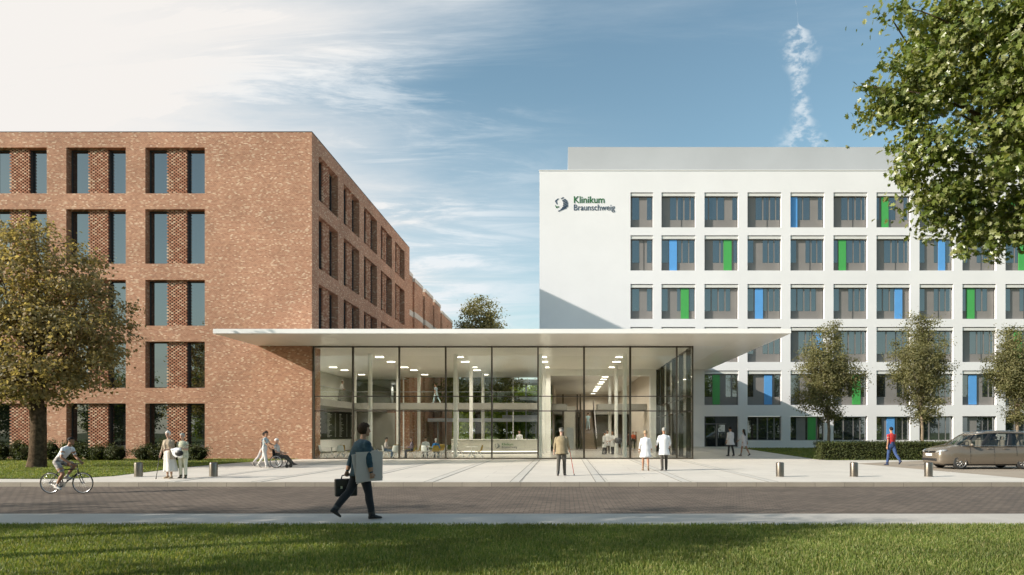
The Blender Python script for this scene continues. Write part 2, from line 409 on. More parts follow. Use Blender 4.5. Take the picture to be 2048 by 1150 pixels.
# ================================================================== the ground
def sheet(name, poly, z, m, zf=None):
    mb = MB(); mb.add([(x, y, (zf(x, y) if zf else z)) for x, y in poly], [tuple(range(len(poly)))])
    return tag(mb.build(name, m), kind='structure')
Y_R0, Y_R1 = 14.3, 23.2           # road
sheet('ground', [(-1500, -1500), (1500, -1500), (1500, 1500), (-1500, 1500)], -0.30, M['ground'])
sheet('road', [(-120, Y_R0-0.05), (120, Y_R0-0.05), (120, Y_R1+0.05), (-120, Y_R1+0.05)], -0.14, M['road'])
mb = MB(); mb.box(-120, Y_R1, -0.30, 120, Y_R1+0.30, 0.0); tag(mb.build('kerb', M['kerb']), kind='structure')
mb = MB(); mb.box(-120, 12.5, -0.30, 120, Y_R0, 0.0); tag(mb.build('pavement', M['strip']), kind='structure')
mb = MB(); mb.box(-120, Y_R1+0.30, -0.29, 120, 44.2, -0.002); tag(mb.build('plaza', M['plaza']), kind='structure')
def ramp(x, y): return 0.34*max(0.0, min(1.0, (y-44.2)/15.8))
sheet('ramp_paving', [(8.30, 44.2), (60, 44.2), (60, 60.2), (8.30, 60.2)], 0, M['plaza'], ramp)
sheet('drive', [(15.9, 37.4), (17.2, 23.52), (120, 23.52), (120, 41.5), (22.0, 41.5)], 0.002, M['drive'])
# drain bands that run from the glass front to the kerb
for k, x in enumerate((-13.6, -10.63, -7.65, -4.69, -1.73, 1.22, 4.18, 7.17)):
    mb = MB(); mb.box(x-0.15, Y_R1+0.305, -0.05, x+0.15, 43.6, 0.004)
    o = tag(mb.build('drain_band', M['drain']), kind='structure')
    mb = MB()
    for s in (-0.165, 0.165): mb.box(x+s-0.014, Y_R1+0.305, -0.05, x+s+0.014, 43.6, 0.0065)
    mb.build('drain_slot', M['slot'], o)

def blades(name, region, n, h, wdt, m, seed, zf=lambda x, y: 0.0, label=None, weeds=0):
    """region(rng, n) -> xy; grass blades as bent triangles"""
    rng = np.random.default_rng(seed)
    xy = region(rng, n); n = len(xy)
    a = rng.uniform(0, 2*np.pi, n); hh = h*rng.uniform(0.55, 1.25, n); lean = rng.uniform(0.1, 0.75, n)*hh; b = rng.uniform(0, 2*np.pi, n)
    z = np.array([zf(x, y) for x, y in xy]) if zf is not None else np.zeros(n)
    ww = wdt*rng.uniform(0.6, 1.3, n)
    dxy = np.stack([np.cos(a), np.sin(a)], 1)*ww[:, None]; l = np.stack([np.cos(b), np.sin(b)], 1)*lean[:, None]
    V = np.zeros((n, 5, 3))
    V[:, 0, :2] = xy-dxy; V[:, 1, :2] = xy+dxy; V[:, 2, :2] = xy-dxy*0.8+l*0.35; V[:, 3, :2] = xy+dxy*0.8+l*0.35; V[:, 4, :2] = xy+l
    V[:, :2, 2] = z[:, None]-0.01; V[:, 2:4, 2] = (z+hh*0.6)[:, None]; V[:, 4, 2] = z+hh*0.95
    idx = np.arange(n)[:, None]*5
    t = np.concatenate([idx+np.array([[0, 1, 3]]), idx+np.array([[0, 3, 2]]), idx+np.array([[2, 3, 4]])], 1).ravel()
    me = np_mesh(name, V.reshape(-1, 3), t, 3, [m])
    return tag(link_mesh(name, me), label, 'grass', None, 'stuff')
sheet('front_lawn', [(-120, -120), (120, -120), (120, 12.5), (-120, 12.5)], -0.03, M['lawn'])
def reg_front(rng, n):
    y = 6.8+5.75*rng.random(n)**0.85
    y = np.where(y > 12.45, 12.45+0.10*rng.random(n)**2, y)
    return np.stack([rng.uniform(-1.15, 0.95, n)*(y*0.9+1.5), y], 1)
blades('grass', reg_front, 230000, 0.060, 0.0055, M['blade'], 3, None, 'mown green grass of the near lawn in front of the pavement')
LAWN_L = [(-120, 24.6), (-18.6, 24.6), (-17.4, 25.2), (-17.2, 27.4), (-17.9, 32.2), (-18.2, 38.5), (-17.0, 43.6), (-120, 43.6)]
LAWN_L = [(-120, 25.0), (-18.2, 25.0), (-17.6, 26.6), (-18.0, 29.6), (-18.5, 33.2), (-18.4, 38.0), (-17.0, 43.7), (-120, 43.7)]
sheet('side_lawn', LAWN_L, 0.006, M['lawn'])
def in_poly(x, y, P):
    c = np.zeros(len(x), bool); j = len(P)-1
    for i in range(len(P)):
        xi, yi = P[i]; xj, yj = P[j]
        c ^= ((yi > y) != (yj > y)) & (x < (xj-xi)*(y-yi)/(yj-yi+1e-12)+xi); j = i
    return c
def reg_left(rng, n):
    y = 25.0+18.7*rng.random(n)**1.5; x = rng.uniform(-38, -16.5, n)
    k = in_poly(x, y, LAWN_L) & (x > -0.86*y-1.5); return np.stack([x[k], y[k]], 1)
blades('grass', reg_left, 90000, 0.075, 0.012, M['blade'], 4, None, 'sunlit green grass of the lawn beside the brick building')
LAWN_R = [(15.3, 59.9), (16.1, 42.0), (60, 42.0), (60, 59.9)]
mb = MB(); mb.add([(15.3, 59.9, ramp(0, 59.9)+0.008), (16.02, 44.2, 0.008), (16.1, 42.0, 0.008), (60, 42.0, 0.008), (60, 44.2, 0.008), (60, 59.9, ramp(0, 59.9)+0.008)], [(0, 1, 4, 5), (1, 2, 3, 4)])
tag(mb.build('far_lawn', M['lawn']), kind='structure')
def reg_right(rng, n):
    y = 42.1+17.7*rng.random(n); x = rng.uniform(15.4, 42, n)
    k = in_poly(x, y, LAWN_R); return np.stack([x[k], y[k]], 1)
blades('grass', reg_right, 40000, 0.09, 0.016, M['blade'], 5, ramp, 'shaded green grass between the hedge and the white building')

# ================================================================== walls with openings
def grid_wall(mb, us, zs, holes, P, depth, mi=0):
    """a wall in (u, z) with rectangular holes; P(u, z, t) maps to space, t = depth behind the face"""
    U = sorted(set(us+[h[0] for h in holes]+[h[1] for h in holes])); Z = sorted(set(zs+[h[2] for h in holes]+[h[3] for h in holes]))
    for i in range(len(U)-1):
        for j in range(len(Z)-1):
            uc, zc = (U[i]+U[i+1])/2, (Z[j]+Z[j+1])/2
            if any(h[0] < uc < h[1] and h[2] < zc < h[3] for h in holes): continue
            mb.quad(P(U[i], Z[j], 0), P(U[i+1], Z[j], 0), P(U[i+1], Z[j+1], 0), P(U[i], Z[j+1], 0), mi)
    for u0, u1, z0, z1 in holes:
        for a, b in (((u0, z0), (u1, z0)), ((u1, z0), (u1, z1)), ((u1, z1), (u0, z1)), ((u0, z1), (u0, z0))):
            mb.quad(P(*a, 0), P(*b, 0), P(*b, depth), P(*a, depth), mi)

# ================================================================== brick building
D = 43.8; CX = -16.24; BTOP = 20.97
B = thing('brick_building', 'red brick hospital wing with deep square windows and brick lattice screens', 'building', (-33, 57, 0))
OB = (-33, 57, 0)
ROWS = [(17.04, 19.99), (12.53, 16.03), (8.55, 11.50), (4.56, 7.54), (0.12, 3.57)]
fr_open = [(-26.93-5.07*k, -23.11-5.07*k) for k in range(0, 5)]
sd_open = [(45.02+5.07*k, 48.84+5.07*k) for k in range(5)]
SY1 = 71.3
mb = MB()
holes = [(a, b, z0, z1) for a, b in fr_open for z0, z1 in ROWS]
grid_wall(mb, [-52, CX], [-0.3, BTOP], holes, lambda u, z, t: (u, D+t, z), 0.62)
holes_s = [(a, b, z0, z1) for a, b in sd_open for z0, z1 in ROWS[:3]]
grid_wall(mb, [D, SY1], [7.35, BTOP], holes_s, lambda u, z, t: (CX-t, u, z), 0.62)
grid_wall(mb, [D, 45.3], [-0.3, 7.35], [], lambda u, z, t: (CX-t, u, z), 0.62)
mb.quad((CX, 45.3, -0.3), (CX-1.0, 45.3, -0.3), (CX-1.0, 45.3, 7.35), (CX, 45.3, 7.35))
# parapet and roof
mb.quad((-52, D, BTOP), (CX, D, BTOP), (CX-0.5, D+0.5, BTOP), (-52, D+0.5, BTOP))
mb.quad((CX, D, BTOP), (CX, SY1, BTOP), (CX-0.5, SY1-0.5, BTOP), (CX-0.5, D+0.5, BTOP))
mb.quad((CX, SY1, -0.3), (-52, SY1, -0.3), (-52, SY1, BTOP), (CX, SY1, BTOP))
mb.build('wall', M['brick'], B, OB, fix=False)
mb = MB(); mb.box(-52, D+0.5, 20.2, CX-0.5, SY1-0.02, 20.5); mb.build('roof', M['penthouse'], B, OB)
mb = MB()
mb.box(-52, D-0.015, BTOP+0.002, CX+0.015, D+0.30, BTOP+0.05); mb.box(CX-0.30, D+0.302, BTOP+0.002, CX+0.015, SY1, BTOP+0.05)
mb.build('parapet_cap', M['dark_frame'], B, OB)
def lattice_panel(w_, h_):
    """open brickwork: every second brick left out, courses staggered"""
    mb = MB(); r = 0; z = 0.0; ch = 0.100; pitch = 0.270
    while z < h_-0.02:
        u = -pitch*0.5 if r % 2 else 0.0
        while u < w_:
            a, b = max(u, 0), min(u+(pitch*0.58), w_)
            if b-a > 0.03: mb.box(a+0.002, -0.02*((r*7+int(u*9)) % 2), z+0.004, b-0.002, 0.11, min(z+ch-0.004, h_))
            u += pitch
        z += ch; r += 1
    # slim solid courses tie the screen
    return mb
pm = {}
for z0, z1 in ROWS:
    h_ = round(z1-z0, 2)
    if h_ not in pm:
        q = lattice_panel(1.30, h_)
        ob = q.build('lattice_screen', M['lattice']); pm[h_] = ob.data; bpy.data.objects.remove(ob)
backm = MB().box(0, 0, 0, 1, 1, 1)
def brick_window(u0, u1, z0, z1, P, rz):
    """dark glass, transom frame and the lattice screen of one opening"""
    w3 = (u1-u0); zc = z0 if z0 > 1 else z0
    f = MB()
    def bx(mb_, a, b, c, d_, t0, t1):
        vs = [P(u, z, t) for z in (c, d_) for t in (t0, t1) for u in (a, b)]
        mb_.add(vs, [(0, 2, 3, 1), (4, 5, 7, 6), (0, 1, 5, 4), (2, 6, 7, 3), (0, 4, 6, 2), (1, 3, 7, 5)])
    fr = 0.07
    bx(f, u0+0.003, u0+fr, z0+0.003, z1-0.003, 0.46, 0.61); bx(f, u1-fr, u1-0.003, z0+0.003, z1-0.003, 0.46, 0.61)
    bx(f, u0+fr, u1-fr, z1-fr, z1-0.003, 0.46, 0.61); bx(f, u0+fr, u1-fr, z0+0.003, z0+fr, 0.46, 0.61)
    if z0 < 1: bx(f, u0+fr, u1-fr, z0+fr, z0+0.75, 0.48, 0.61)
    a, b = u0+w3/2-0.70, u0+w3/2+0.70
    bx(f, a+0.05, a+0.09, z0+fr, z1-fr, 0.30, 0.61); bx(f, b-0.09, b-0.05, z0+fr, z1-fr, 0.30, 0.61)
    wo = f.build('window', M['dark_frame'], B, OB)
    g = MB(); bx(g, u0+fr, u1-fr, (z0+0.75 if z0 < 1 else z0+fr), z1-fr, 0.50, 0.53); g.build('pane', M['brick_glass'], wo, OB)
    k = MB(); bx(k, a+0.09, b-0.09, z0+0.005, z1-0.005, 0.42, 0.45); k.build('screen_backing', M['black'], wo, OB)
    s = link_mesh('lattice_screen', pm[round(z1-z0, 2)], wo)
    x, y, z = P(u0+w3/2-0.65, z0, 0.21)
    s.location = (x-OB[0], y-OB[1], z-OB[2]); s.rotation_euler = (0, 0, rz)
for a, b in fr_open[:4]:
    for z0, z1 in ROWS: brick_window(a, b, z0, z1, lambda u, z, t: (u, D+t, z), 0)
for a, b in sd_open:
    for z0, z1 in ROWS[:3]: brick_window(a, b, z0, z1, lambda u, z, t: (CX-t, u, z), R(90))

# the stepped continuation of the brick wing behind
W = thing('brick_annex', 'long lower brick annex with pale stone caps behind the brick wing', 'building', (-22, 85, 0)); OW = (-22, 85, 0)
segs = [(71.32, 74.1, 18.85, CX-0.30), (74.1, 78.4, 18.45, CX-0.10), (79.3, 84.0, 18.40, CX-0.02), (84.9, 89.0, 18.30, CX), (89.9, 98.5, 17.75, CX)]
mbw = MB(); mbc = MB(); mbs = MB()
for i, (a, b, zt, xf) in enumerate(segs):
    mbw.box(-30, a+0.004, -0.3, xf, b-0.004, 14.2); mbw.box(-30, a+0.004, 14.8, xf, b-0.004, zt-0.38)
    mbc.box(-30, a, zt-0.378, xf+0.06, b, zt); mbc.box(-30, a+0.002, 14.204, xf+0.05, b-0.002, 14.796)
for a, b in ((78.4, 79.3), (84.0, 84.9), (89.0, 89.9)): mbs.box(-30, a-0.002, -0.3, CX-0.9, b+0.002, 17.9)
mbw.build('wall', M['brick'], W, OW); mbc.build('stone_band', M['stone_cap'], W, OW); mbs.build('window', M['brick_glass'], W, OW)

# ================================================================== white building
YW = 60.0
WB = thing('white_building', 'white rendered hospital block with rows of square windows and coloured panels', 'building', (19, 66, 0)); OWB = (19, 66, 0)
WX0, WX1, WZ1 = -2.24, 50.0, 24.7
colx = [(1261, 1306)]+[(1323+86.0*k, 1390.7+86.0*k) for k in range(10)]
rowy = [(384.7, 454.8), (470.6, 541.0), (568.0, 637.8), (654.0, 724.0), (741.0, 810.0), (832.4, 880.7)]
win = []
for r, (yt, yb) in enumerate(rowy):
    for c, (xa, xb) in enumerate(colx):
        if r == 5 and c < 2: continue
        if r in (4, 5) and c == 0: continue
        win.append((r, c, PX(xa, YW), PX(xb, YW), PZ(yb, YW), PZ(yt, YW)))
DOOR = None
holes = []
for i, (r, c, x0, x1, z0, z1) in enumerate(win):
    if r == 5 and c == 2: z0 = 0.40; win[i] = (r, c, x0, x1, z0, z1)
    if r == 4 and c == 1: continue
    holes.append((x0, x1, z0, z1))
win = [q for q in win if not (q[0] == 4 and q[1] == 1)]
HALL = (-1.25, 7.45, 0.0, 6.67)
holes.append(HALL)
mb = MB()
grid_wall(mb, [WX0, WX1], [-0.3, WZ1], holes, lambda u, z, t: (u, YW+t, z), 0.36)
mb.quad((WX0, YW, -0.3), (WX0, 100, -0.3), (WX0, 100, WZ1), (WX0, YW, WZ1)); mb.quad((WX1, YW, -0.3), (WX1, 100, -0.3), (WX1, 100, WZ1), (WX1, YW, WZ1))
mb.quad((WX0, YW, WZ1), (WX1, YW, WZ1), (WX1, 100, WZ1), (WX0, 100, WZ1)); mb.quad((WX0, 100, 7.3), (WX1, 100, 7.3), (WX1, 100, WZ1), (WX0, 100, WZ1))
mb.build('wall', M['white_wall'], WB, OWB, fix=False)
mb = MB(); mb.bbox(WX0-0.04, YW-0.05, WZ1+0.003, WX1, YW+0.45, WZ1+0.07, 0.01); mb.build('roof_edge', M['white_paint'], WB, OWB)
mb = MB(); mb.box(0.29, 66, WZ1+0.004, WX1, 98, 29.3); mb.build('penthouse', M['penthouse'], WB, OWB)
mb = MB(); mb.box(8.3, YW-0.06, -0.3, 15.1, YW-0.003, 0.46); mb.build('plinth', M['plaster'], WB, OWB)
COLOURED = {(0, 5): ('blue', .0, .23), (0, 7): ('green', .17, .39), (1, 1): ('blue', .24, .47), (1, 2): ('green', .58, .82), (1, 5): ('green', .17, .40), (1, 7): ('blue', .59, .80),
            (1, 9): ('green', .43, .65), (2, 1): ('green', .58, .82), (2, 3): ('blue', .24, .48), (2, 6): ('blue', .57, .80), (2, 8): ('green', .16, .40), (3, 4): ('blue', .77, .98),
            (4, 2): ('green', .25, .47), (4, 3): ('blue', .51, .75), (4, 5): ('green', .58, .83), (4, 8): ('blue', .22, .46), (5, 4): ('green', .53, .77), (5, 6): ('blue', .33, .57), (0, 9): ('green', .1, .33), (3, 9): ('green', .3, .53)}
COLOURED[(0, 4)] = COLOURED.pop((0, 5)); COLOURED[(0, 6)] = COLOURED.pop((0, 7))
rnd = random.Random(11)
PAT = [[('g', .0, .12), ('g', .15, .37), ('g', .40, .60), ('p', .60, .84), ('g', .84, .98)],
       [('g', .02, .20), ('p', .20, .47), ('g', .47, .62), ('g', .65, .79), ('g', .82, .98)],
       [('g', .0, .20), ('g', .23, .40), ('g', .44, .60), ('g', .64, .78), ('p', .78, 1.0)],
       [('p', .0, .26), ('g', .26, .45), ('g', .49, .65), ('g', .69, .84), ('g', .87, .98)],
       [('g', .02, .30), ('p', .30, .40), ('p', .40, .62), ('g', .64, .80), ('g', .84, .98)],
       [('g', .02, .30), ('g', .34, .60), ('g', .63, .80), ('g', .83, .98)]]
for r, c, x0, x1, z0, z1 in win:
    if r == 5 and c == 2: continue
    w_ = x1-x0; bb = 0.30 if r < 5 else 0.02
    zt = z1-bb
    key = COLOURED.get((r, c)); pat = list(PAT[(r*7+c*3+(r*c) % 4) % 6]) if c else [('g', .08, .40), ('p', .40, .72), ('g', .74, .96)]
    if r == 5: pat = PAT[5] if c % 2 else PAT[1]
    f = MB()
    f.box(x0+0.003, YW+0.30, z0+0.003, x1-0.003, YW+0.352, zt-0.004)                    # panel field
    zs = z0+0.27*(zt-z0) if r < 5 else z0+0.06
    fo = f.build('window', M['taupe'], WB, OWB)
    g = MB()
    for kd, a, b in pat:
        if kd != 'g': continue
        if key and not (b < key[1] or a > key[2]):
            if a < key[1]-0.05: b = key[1]-0.012
            elif b > key[2]+0.05: a = key[2]+0.012
            else: continue
        g = MB(); g.box(x0+a*w_+0.02, YW+0.285, zs, x0+b*w_-0.01, YW+0.299, zt-0.09); g.build('pane', M['white_glass'], fo, OWB)
    e = MB()
    for a in (x0+0.004, x1-0.044): e.box(a, YW+0.255, z0+0.004, a+0.04, YW+0.2985, zt-0.05)
    e.box(x0+0.004, YW+0.255, zt-0.05, x1-0.004, YW+0.2985, zt-0.005)
    if (c+r) % 2: e.box(x0+0.60*w_-0.012, YW+0.27, z0+0.004, x0+0.60*w_+0.012, YW+0.2985, zt-0.05)
    e.build('frame', M['dark_frame'], fo, OWB)
    if key:
        q = MB(); q.box(x0+key[1]*w_+0.01, YW+0.20, z0+0.05, x0+key[2]*w_-0.01, YW+0.254, zt-0.07); q.build('colour_panel', M[key[0]], fo, OWB)
    if bb > 0.1:
        q = MB(); q.bbox(x0+0.004, YW+0.06, zt, x1-0.004, YW+0.35, z1-0.075, 0.008); q.build('blind_box', M['blind_box'], fo, OWB)
# side entrance
x0, x1, z0, z1 = PX(1409, YW), PX(1476.7, YW), 0.40, PZ(832.4, YW)
f = MB(); f.box(x0+0.003, YW+0.30, z0-0.05, x1-0.003, YW+0.352, z1-0.003)
dr = f.build('door', M['dark_frame'], WB, OWB)
g = MB(); g.box(x0+0.18, YW+0.27, z0+0.1, x0+1.0, YW+0.298, z1-0.75); g.box(x0+0.18, YW+0.27, z1-0.62, x0+1.0, YW+0.298, z1-0.1); g.box(x0+1.25, YW+0.27, z0+0.1, x0+1.85, YW+0.298, z1-0.75)
g.build('pane', M['white_glass'], dr, OWB)
g = MB(); g.box(x0+0.08, YW+0.20, z1-0.70, x0+1.95, YW+0.27, z1-0.64); g.box(x0+1.08, YW+0.20, z0, x0+1.16, YW+0.27, z1-0.70); g.build('frame', M['taupe'], dr, OWB)
g = MB(); g.tube([(x0+1.25, YW+0.17, z0+0.8), (x0+1.25, YW+0.17, z0+1.3)], 0.025); g.build('handle', M['steel'], dr, OWB)
# hall inside the white building, seen through the lobby
mb = MB()
mb.box(-1.25, YW+0.37, -0.3, 7.45, 99.5, 0.0); mb.build('hall_floor', M['lobby_floor'], WB, OWB)
mb = MB(); mb.box(-2.0, YW+0.37, 7.25, 8.2, 99.8, 7.30); mb.build('hall_ceiling', M['soffit'], WB, OWB)
mb = MB(); mb.box(7.46, YW+0.37, 0, 7.7, 99.8, 7.24); mb.box(-1.5, 80, 0, -1.26, 99.8, 7.24); mb.box(-1.26, 99.5, 0, 7.46, 99.8, 7.24); mb.box(3.3, 83, 0, 7.45, 83.2, 3.76)
mb.build('hall_wall', M['beige'], WB, OWB)
mb = MB(); mb.box(2.95, 62.0, 3.77, 7.45, 64.4, 4.30); mb.box(-1.25, 62.0, 3.77, 0.2, 64.4, 4.30); mb.box(-1.25, 78.02, 3.77, 7.45, 99.4, 4.30); mb.build('gallery_floor', M['gallery'], WB, OWB)
mb = MB(); mb.box(5.6, 78, 0.02, 5.8, 83, 3.74); mb.build('partition', M['stair_side'], WB, OWB)
ST = thing('staircase', 'brown straight staircase with solid dark sides rising inside the glass lobby', 'staircase', (2.5, 70, 0)); OS = (2.5, 70, 0)
mb = MB(); ns = 24
for i in range(ns):
    z = (i+1)*4.3/ns; y = 70+i*8.0/ns
    mb.box(1.82, y, max(0.001, z-0.45), 3.18, 78.0 if i == ns-1 else y+8.0/ns+0.28, z)
mb.build('step', M['stair_step'], ST, OS)
for xa in (1.70, 3.19):
    mb = MB(); mb.prism([(69.9, 0.0), (70.3, 0.0), (78.2, 3.8), (78.2, 5.45), (77.6, 5.45), (69.9, 1.05)], xa, xa+0.11, plane='yz'); mb.build('side_panel', M['stair_side'], ST, OS)
LS = thing('lift_shaft', 'grey concrete lift block left of the staircase inside the lobby', 'lift', (0.5, 70, 0)); OL = (0.5, 70, 0)
mb = MB(); mb.box(-0.10, 68, 0.0, 1.05, 72, 4.29); mb.build('wall', M['plaster'], LS, OL)
for x in (-0.22, 1.20, 1.50): 
    mb = MB(); mb.box(x-0.05, 67.8, 0.0, x+0.09, 68.2, 5.5); mb.build('post', M['stair_side'], LS, OL)
mb = MB(); mb.box(0.15, 67.97, 0.05, 0.85, 67.995, 2.2); mb.build('door', M['steel'], LS, OL)

# ================================================================== glass lobby under the big canopy
G = thing('entrance_pavilion', 'glazed entrance lobby under a wide thin white canopy roof', 'pavilion', (-4, 50, 0)); OG = (-4, 50, 0)
CZ0, CZ1 = 7.25, 7.50; CXL, CXR, CY0 = -19.7, 12.65, 38.2
mb = MB()
mb.box(CX+0.02, CY0, CZ0, CXR, 59.96, CZ1); mb.box(CXL, CY0, CZ0, CX+0.018, D-0.02, CZ1)
mb.build('canopy', M['white_paint'], G, OG)
mb = MB()   # soffit panels with fine joints
for i in range(11):
    xa = CXL+0.2+i*2.985; xb = min(xa+2.975, CXR-0.2)
    mb.box(xa, CY0+0.25, CZ0-0.012, xb, 43.70, CZ0-0.002)
    if xa > 8.2: mb.box(max(xa, 8.4), 43.71, CZ0-0.012, xb, 59.9, CZ0-0.002)
mb.build('soffit', M['soffit'], G, OG)
mb = MB(); mb.box(-22.2, 43.95, CZ0-0.03, 8.1, 59.9, CZ0-0.013); mb.box(-22.2, 59.91, CZ0-0.03, -2.3, 68.5, CZ0-0.013); mb.box(-22.2, 68.51, CZ0-0.03, CX-0.1, 71.2, CZ0-0.013); mb.build('ceiling', M['soffit'], G, OG)
mb = MB(); mb.box(-22.2, 59.97, CZ0, -2.3, 68.6, CZ1); mb.box(-22.2, 68.61, CZ0, CX-0.65, 71.25, CZ1); mb.box(-22.2, 45.3, CZ0, CX-0.82, 59.96, CZ1); mb.build('roof', M['white_paint'], G, OG)
mb = MB(); mb.box(-22.2, 43.75, -0.3, 8.25, 60.36, 0.0); mb.box(-22.2, 60.362, -0.3, -2.26, 68.6, 0.0); mb.build('floor', M['lobby_floor'], G, OG)
mull_x = [-16.12, -13.6, -10.63, -7.65, -4.69, -1.73, 1.22, 4.18, 7.17, 8.18]
rails = [0.03, 3.08, 4.02, 7.19]
for i, x in enumerate(mull_x):
    mb = MB(); wv = 0.042 if i not in (6, 7) else 0.058
    mb.box(x-wv, D-0.10, 0.0, x+wv, D+0.12, CZ0-0.014); mb.build('mullion', M['bronze'], G, OG)
for z, h_ in zip(rails, (0.045, 0.032, 0.03, 0.04)):
    for i in range(len(mull_x)-1):
        mb = MB(); mb.box(mull_x[i]+0.056, D-0.05, z-h_, mull_x[i+1]-0.056, D+0.05, z+h_); mb.build('transom', M['bronze'], G, OG)
for i in range(len(mull_x)-1):
    for j in range(3):
        mb = MB(); mb.box(mull_x[i]+0.057, D-0.012, rails[j]+0.05, mull_x[i+1]-0.057, D+0.012, rails[j+1]-0.05); mb.build('glass_pane', M['glass'], G, OG)
side_y = [45.2, 48.15, 51.15, 54.15, 57.15, 59.93]
for y in side_y:
    mb = MB(); mb.box(8.02, y-0.05, 0.0, 8.34, y+0.05, CZ0-0.014); mb.build('fin', M['bronze'], G, OG)
for z in rails:
    mb = MB(); mb.box(8.13, D+0.13, z-0.045, 8.23, 59.87, z+0.045); mb.build('side_transom', M['bronze'], G, OG)
ya = D+0.13
for y in side_y:
    for j in range(3):
        mb = MB(); mb.box(8.168, ya+0.01, rails[j]+0.05, 8.192, y-0.055, rails[j+1]-0.05); mb.build('glass_pane', M['glass'], G, OG)
    ya = y+0.05
def column(x, y, z1, r=0.15):
    mb = MB(); mb.lathe([(r, 0.0), (r, z1)], 20, (x, y, 0), caps=False); mb.build('column', M['column'], G, OG)
for x in (-13.7, -7.7, -1.75, 4.2):
    for y in (48, 56): column(x, y, CZ0-0.03)
for x in (-19.7, -13.7, -7.7, 4.2): column(x, 64, CZ0-0.03 if x < 0 else CZ0)
mb = MB(); mb.box(-2.24, 59.55, 0, -1.25, 59.94, CZ0-0.03); mb.box(7.45, 59.55, 0, 7.95, 59.94, CZ0-0.03); mb.box(-1.25, 59.55, 6.67, 7.45, 59.94, CZ0-0.03); mb.build('portal_frame', M['column'], G, OG)
lights = [(-13.5, 49.7), (-13.5, 53), (-19.5, 57.4), (-19.4, 60.1), (-13.5, 57.4), (-13.3, 60.1), (-19.3, 64.7), (-13.3, 64.7), (-7.7, 49.7), (-7.75, 53), (-7.7, 57.4), (-7.75, 60.1), (-7.6, 64.7),
          (-1.64, 49.7), (-1.64, 53), (-1.64, 57.4), (4.0, 49.7), (4.0, 53), (4.0, 57.4)]
hl = [(4.0, y) for y in (60.9, 64.7, 67.6, 70.8, 74.6, 77.3, 82, 85, 88, 91, 97)]
LAMP_W = 330.0
for x, y in lights+hl:
    zc = CZ0-0.03 if y < 60.3 or x < -2 else 7.25
    par, og = (G, OG) if y < 60.3 or x < -2 else (WB, OWB)
    mb = MB(); mb.box(x-0.33, y-0.14, zc-0.035, x+0.33, y+0.14, zc-0.003); lo = mb.build('ceiling_light', M['white_fit'], par, og)
    sp_ = bpy.data.lights.new('lamp_light', 'SPOT'); sp_.energy = LAMP_W; sp_.spot_size = R(158); sp_.spot_blend = 0.6; sp_.shadow_soft_size = 0.06; sp_.color = (1.0, 0.93, 0.82)
    so_ = bpy.data.objects.new('lamp_light', sp_); col.objects.link(so_); so_.parent = lo; so_.location = (x-og[0], y-og[1], zc-0.06-og[2])
    mb = MB(); mb.box(x-0.30, y-0.11, zc-0.045, x+0.30, y+0.11, zc-0.036); mb.build('diffuser', M['lamp'], lo, og)
mb = MB()
mb.box(-22.0, 46.0, 3.77, -18.5, 70.85, 4.30); mb.box(-18.49, 60.0, 3.77, -2.26, 63.2, 4.30); mb.build('gallery_floor', M['gallery'], G, OG)
mb = MB(); mb.box(-18.53, 46.0, 4.31, -18.50, 59.9, 5.25); mb.box(-18.5, 60.03, 4.31, -2.3, 60.06, 5.25); mb.build('balustrade', M['glass'], G, OG)
mb = MB(); mb.box(-18.55, 46.0, 5.255, -18.48, 60.0, 5.30); mb.box(-18.47, 60.02, 5.255, -2.3, 60.08, 5.30); mb.build('handrail', M['steel'], G, OG)
mb = MB(); mb.box(-22.3, 45.31, 0, -22.02, 71.2, 7.2); mb.box(-22.0, 70.9, 0, -17.7, 71.25, 3.76); mb.build('lobby_wall', M['plaster'], G, OG)
mb = MB(); mb.box(-22.0, 70.9, 4.31, -17.2, 71.25, 7.2); mb.build('upper_window', M['brick_glass'], G, OG)
# rear glazing of the lobby toward the courtyard
for x in (-16.2, -10.7, -5.2):
    mb = MB(); mb.box(x-0.05, 68.40, 0, x+0.05, 68.55, CZ0-0.03); mb.build('rear_mullion', M['white_fit'], G, OG)

# courtyard gallery block with white bands far behind the lobby
CB = thing('courtyard_block', 'far courtyard block with stacked open white gallery decks', 'building', (-5, 92, 0)); OC = (-5, 92, 0)
mb = MB()
for zb in (3.55, 5.9, 8.2): mb.bbox(-8.2, 89, zb, -2.4, 94, zb+0.42, 0.02)
mb.build('white_band', M['white_paint'], CB, OC)
for x in (-7.8, -5.2, -2.8):
    mb = MB(); mb.lathe([(0.12, -0.2), (0.12, 3.54)], 12, (x, 91.5, 0)); mb.lathe([(0.12, 3.98), (0.12, 5.89)], 12, (x, 91.5, 0)); mb.lathe([(0.12, 6.33), (0.12, 8.19)], 12, (x, 91.5, 0)); mb.build('post', M['white_paint'], CB, OC)
mb = MB(); mb.box(-5.0, 93.0, 3.98, -2.45, 93.8, 5.89); mb.build('window', M['white_glass'], CB, OC)
BR = thing('courtyard_walkway', 'low white covered walkway crossing the courtyard lawn', 'walkway', (-11, 80, 0)); OBR = (-11, 80, 0)
mb = MB(); mb.bbox(-16.0, 79.5, 2.95, -2.4, 81.5, 3.35, 0.02); mb.build('roof', M['white_paint'], BR, OBR)
for x in (-15.0, -8.6, -3.4):
    mb = MB(); mb.lathe([(0.08, -0.25), (0.08, 2.95)], 12, (x, 80.5, 0)); mb.build('post', M['white_paint'], BR, OBR)
sheet('courtyard_lawn', [(-22, 68.7), (-2.3, 68.7), (-2.3, 110), (-22, 110)], -0.02, M['lawn'])
def reg_court(rng, n):
    return np.stack([rng.uniform(-16, -2.4, n), rng.uniform(68.8, 88, n)], 1)
blades('grass', reg_court, 25000, 0.12, 0.02, M['blade'], 6, None, 'bright grass of the courtyard seen through the glass lobby')
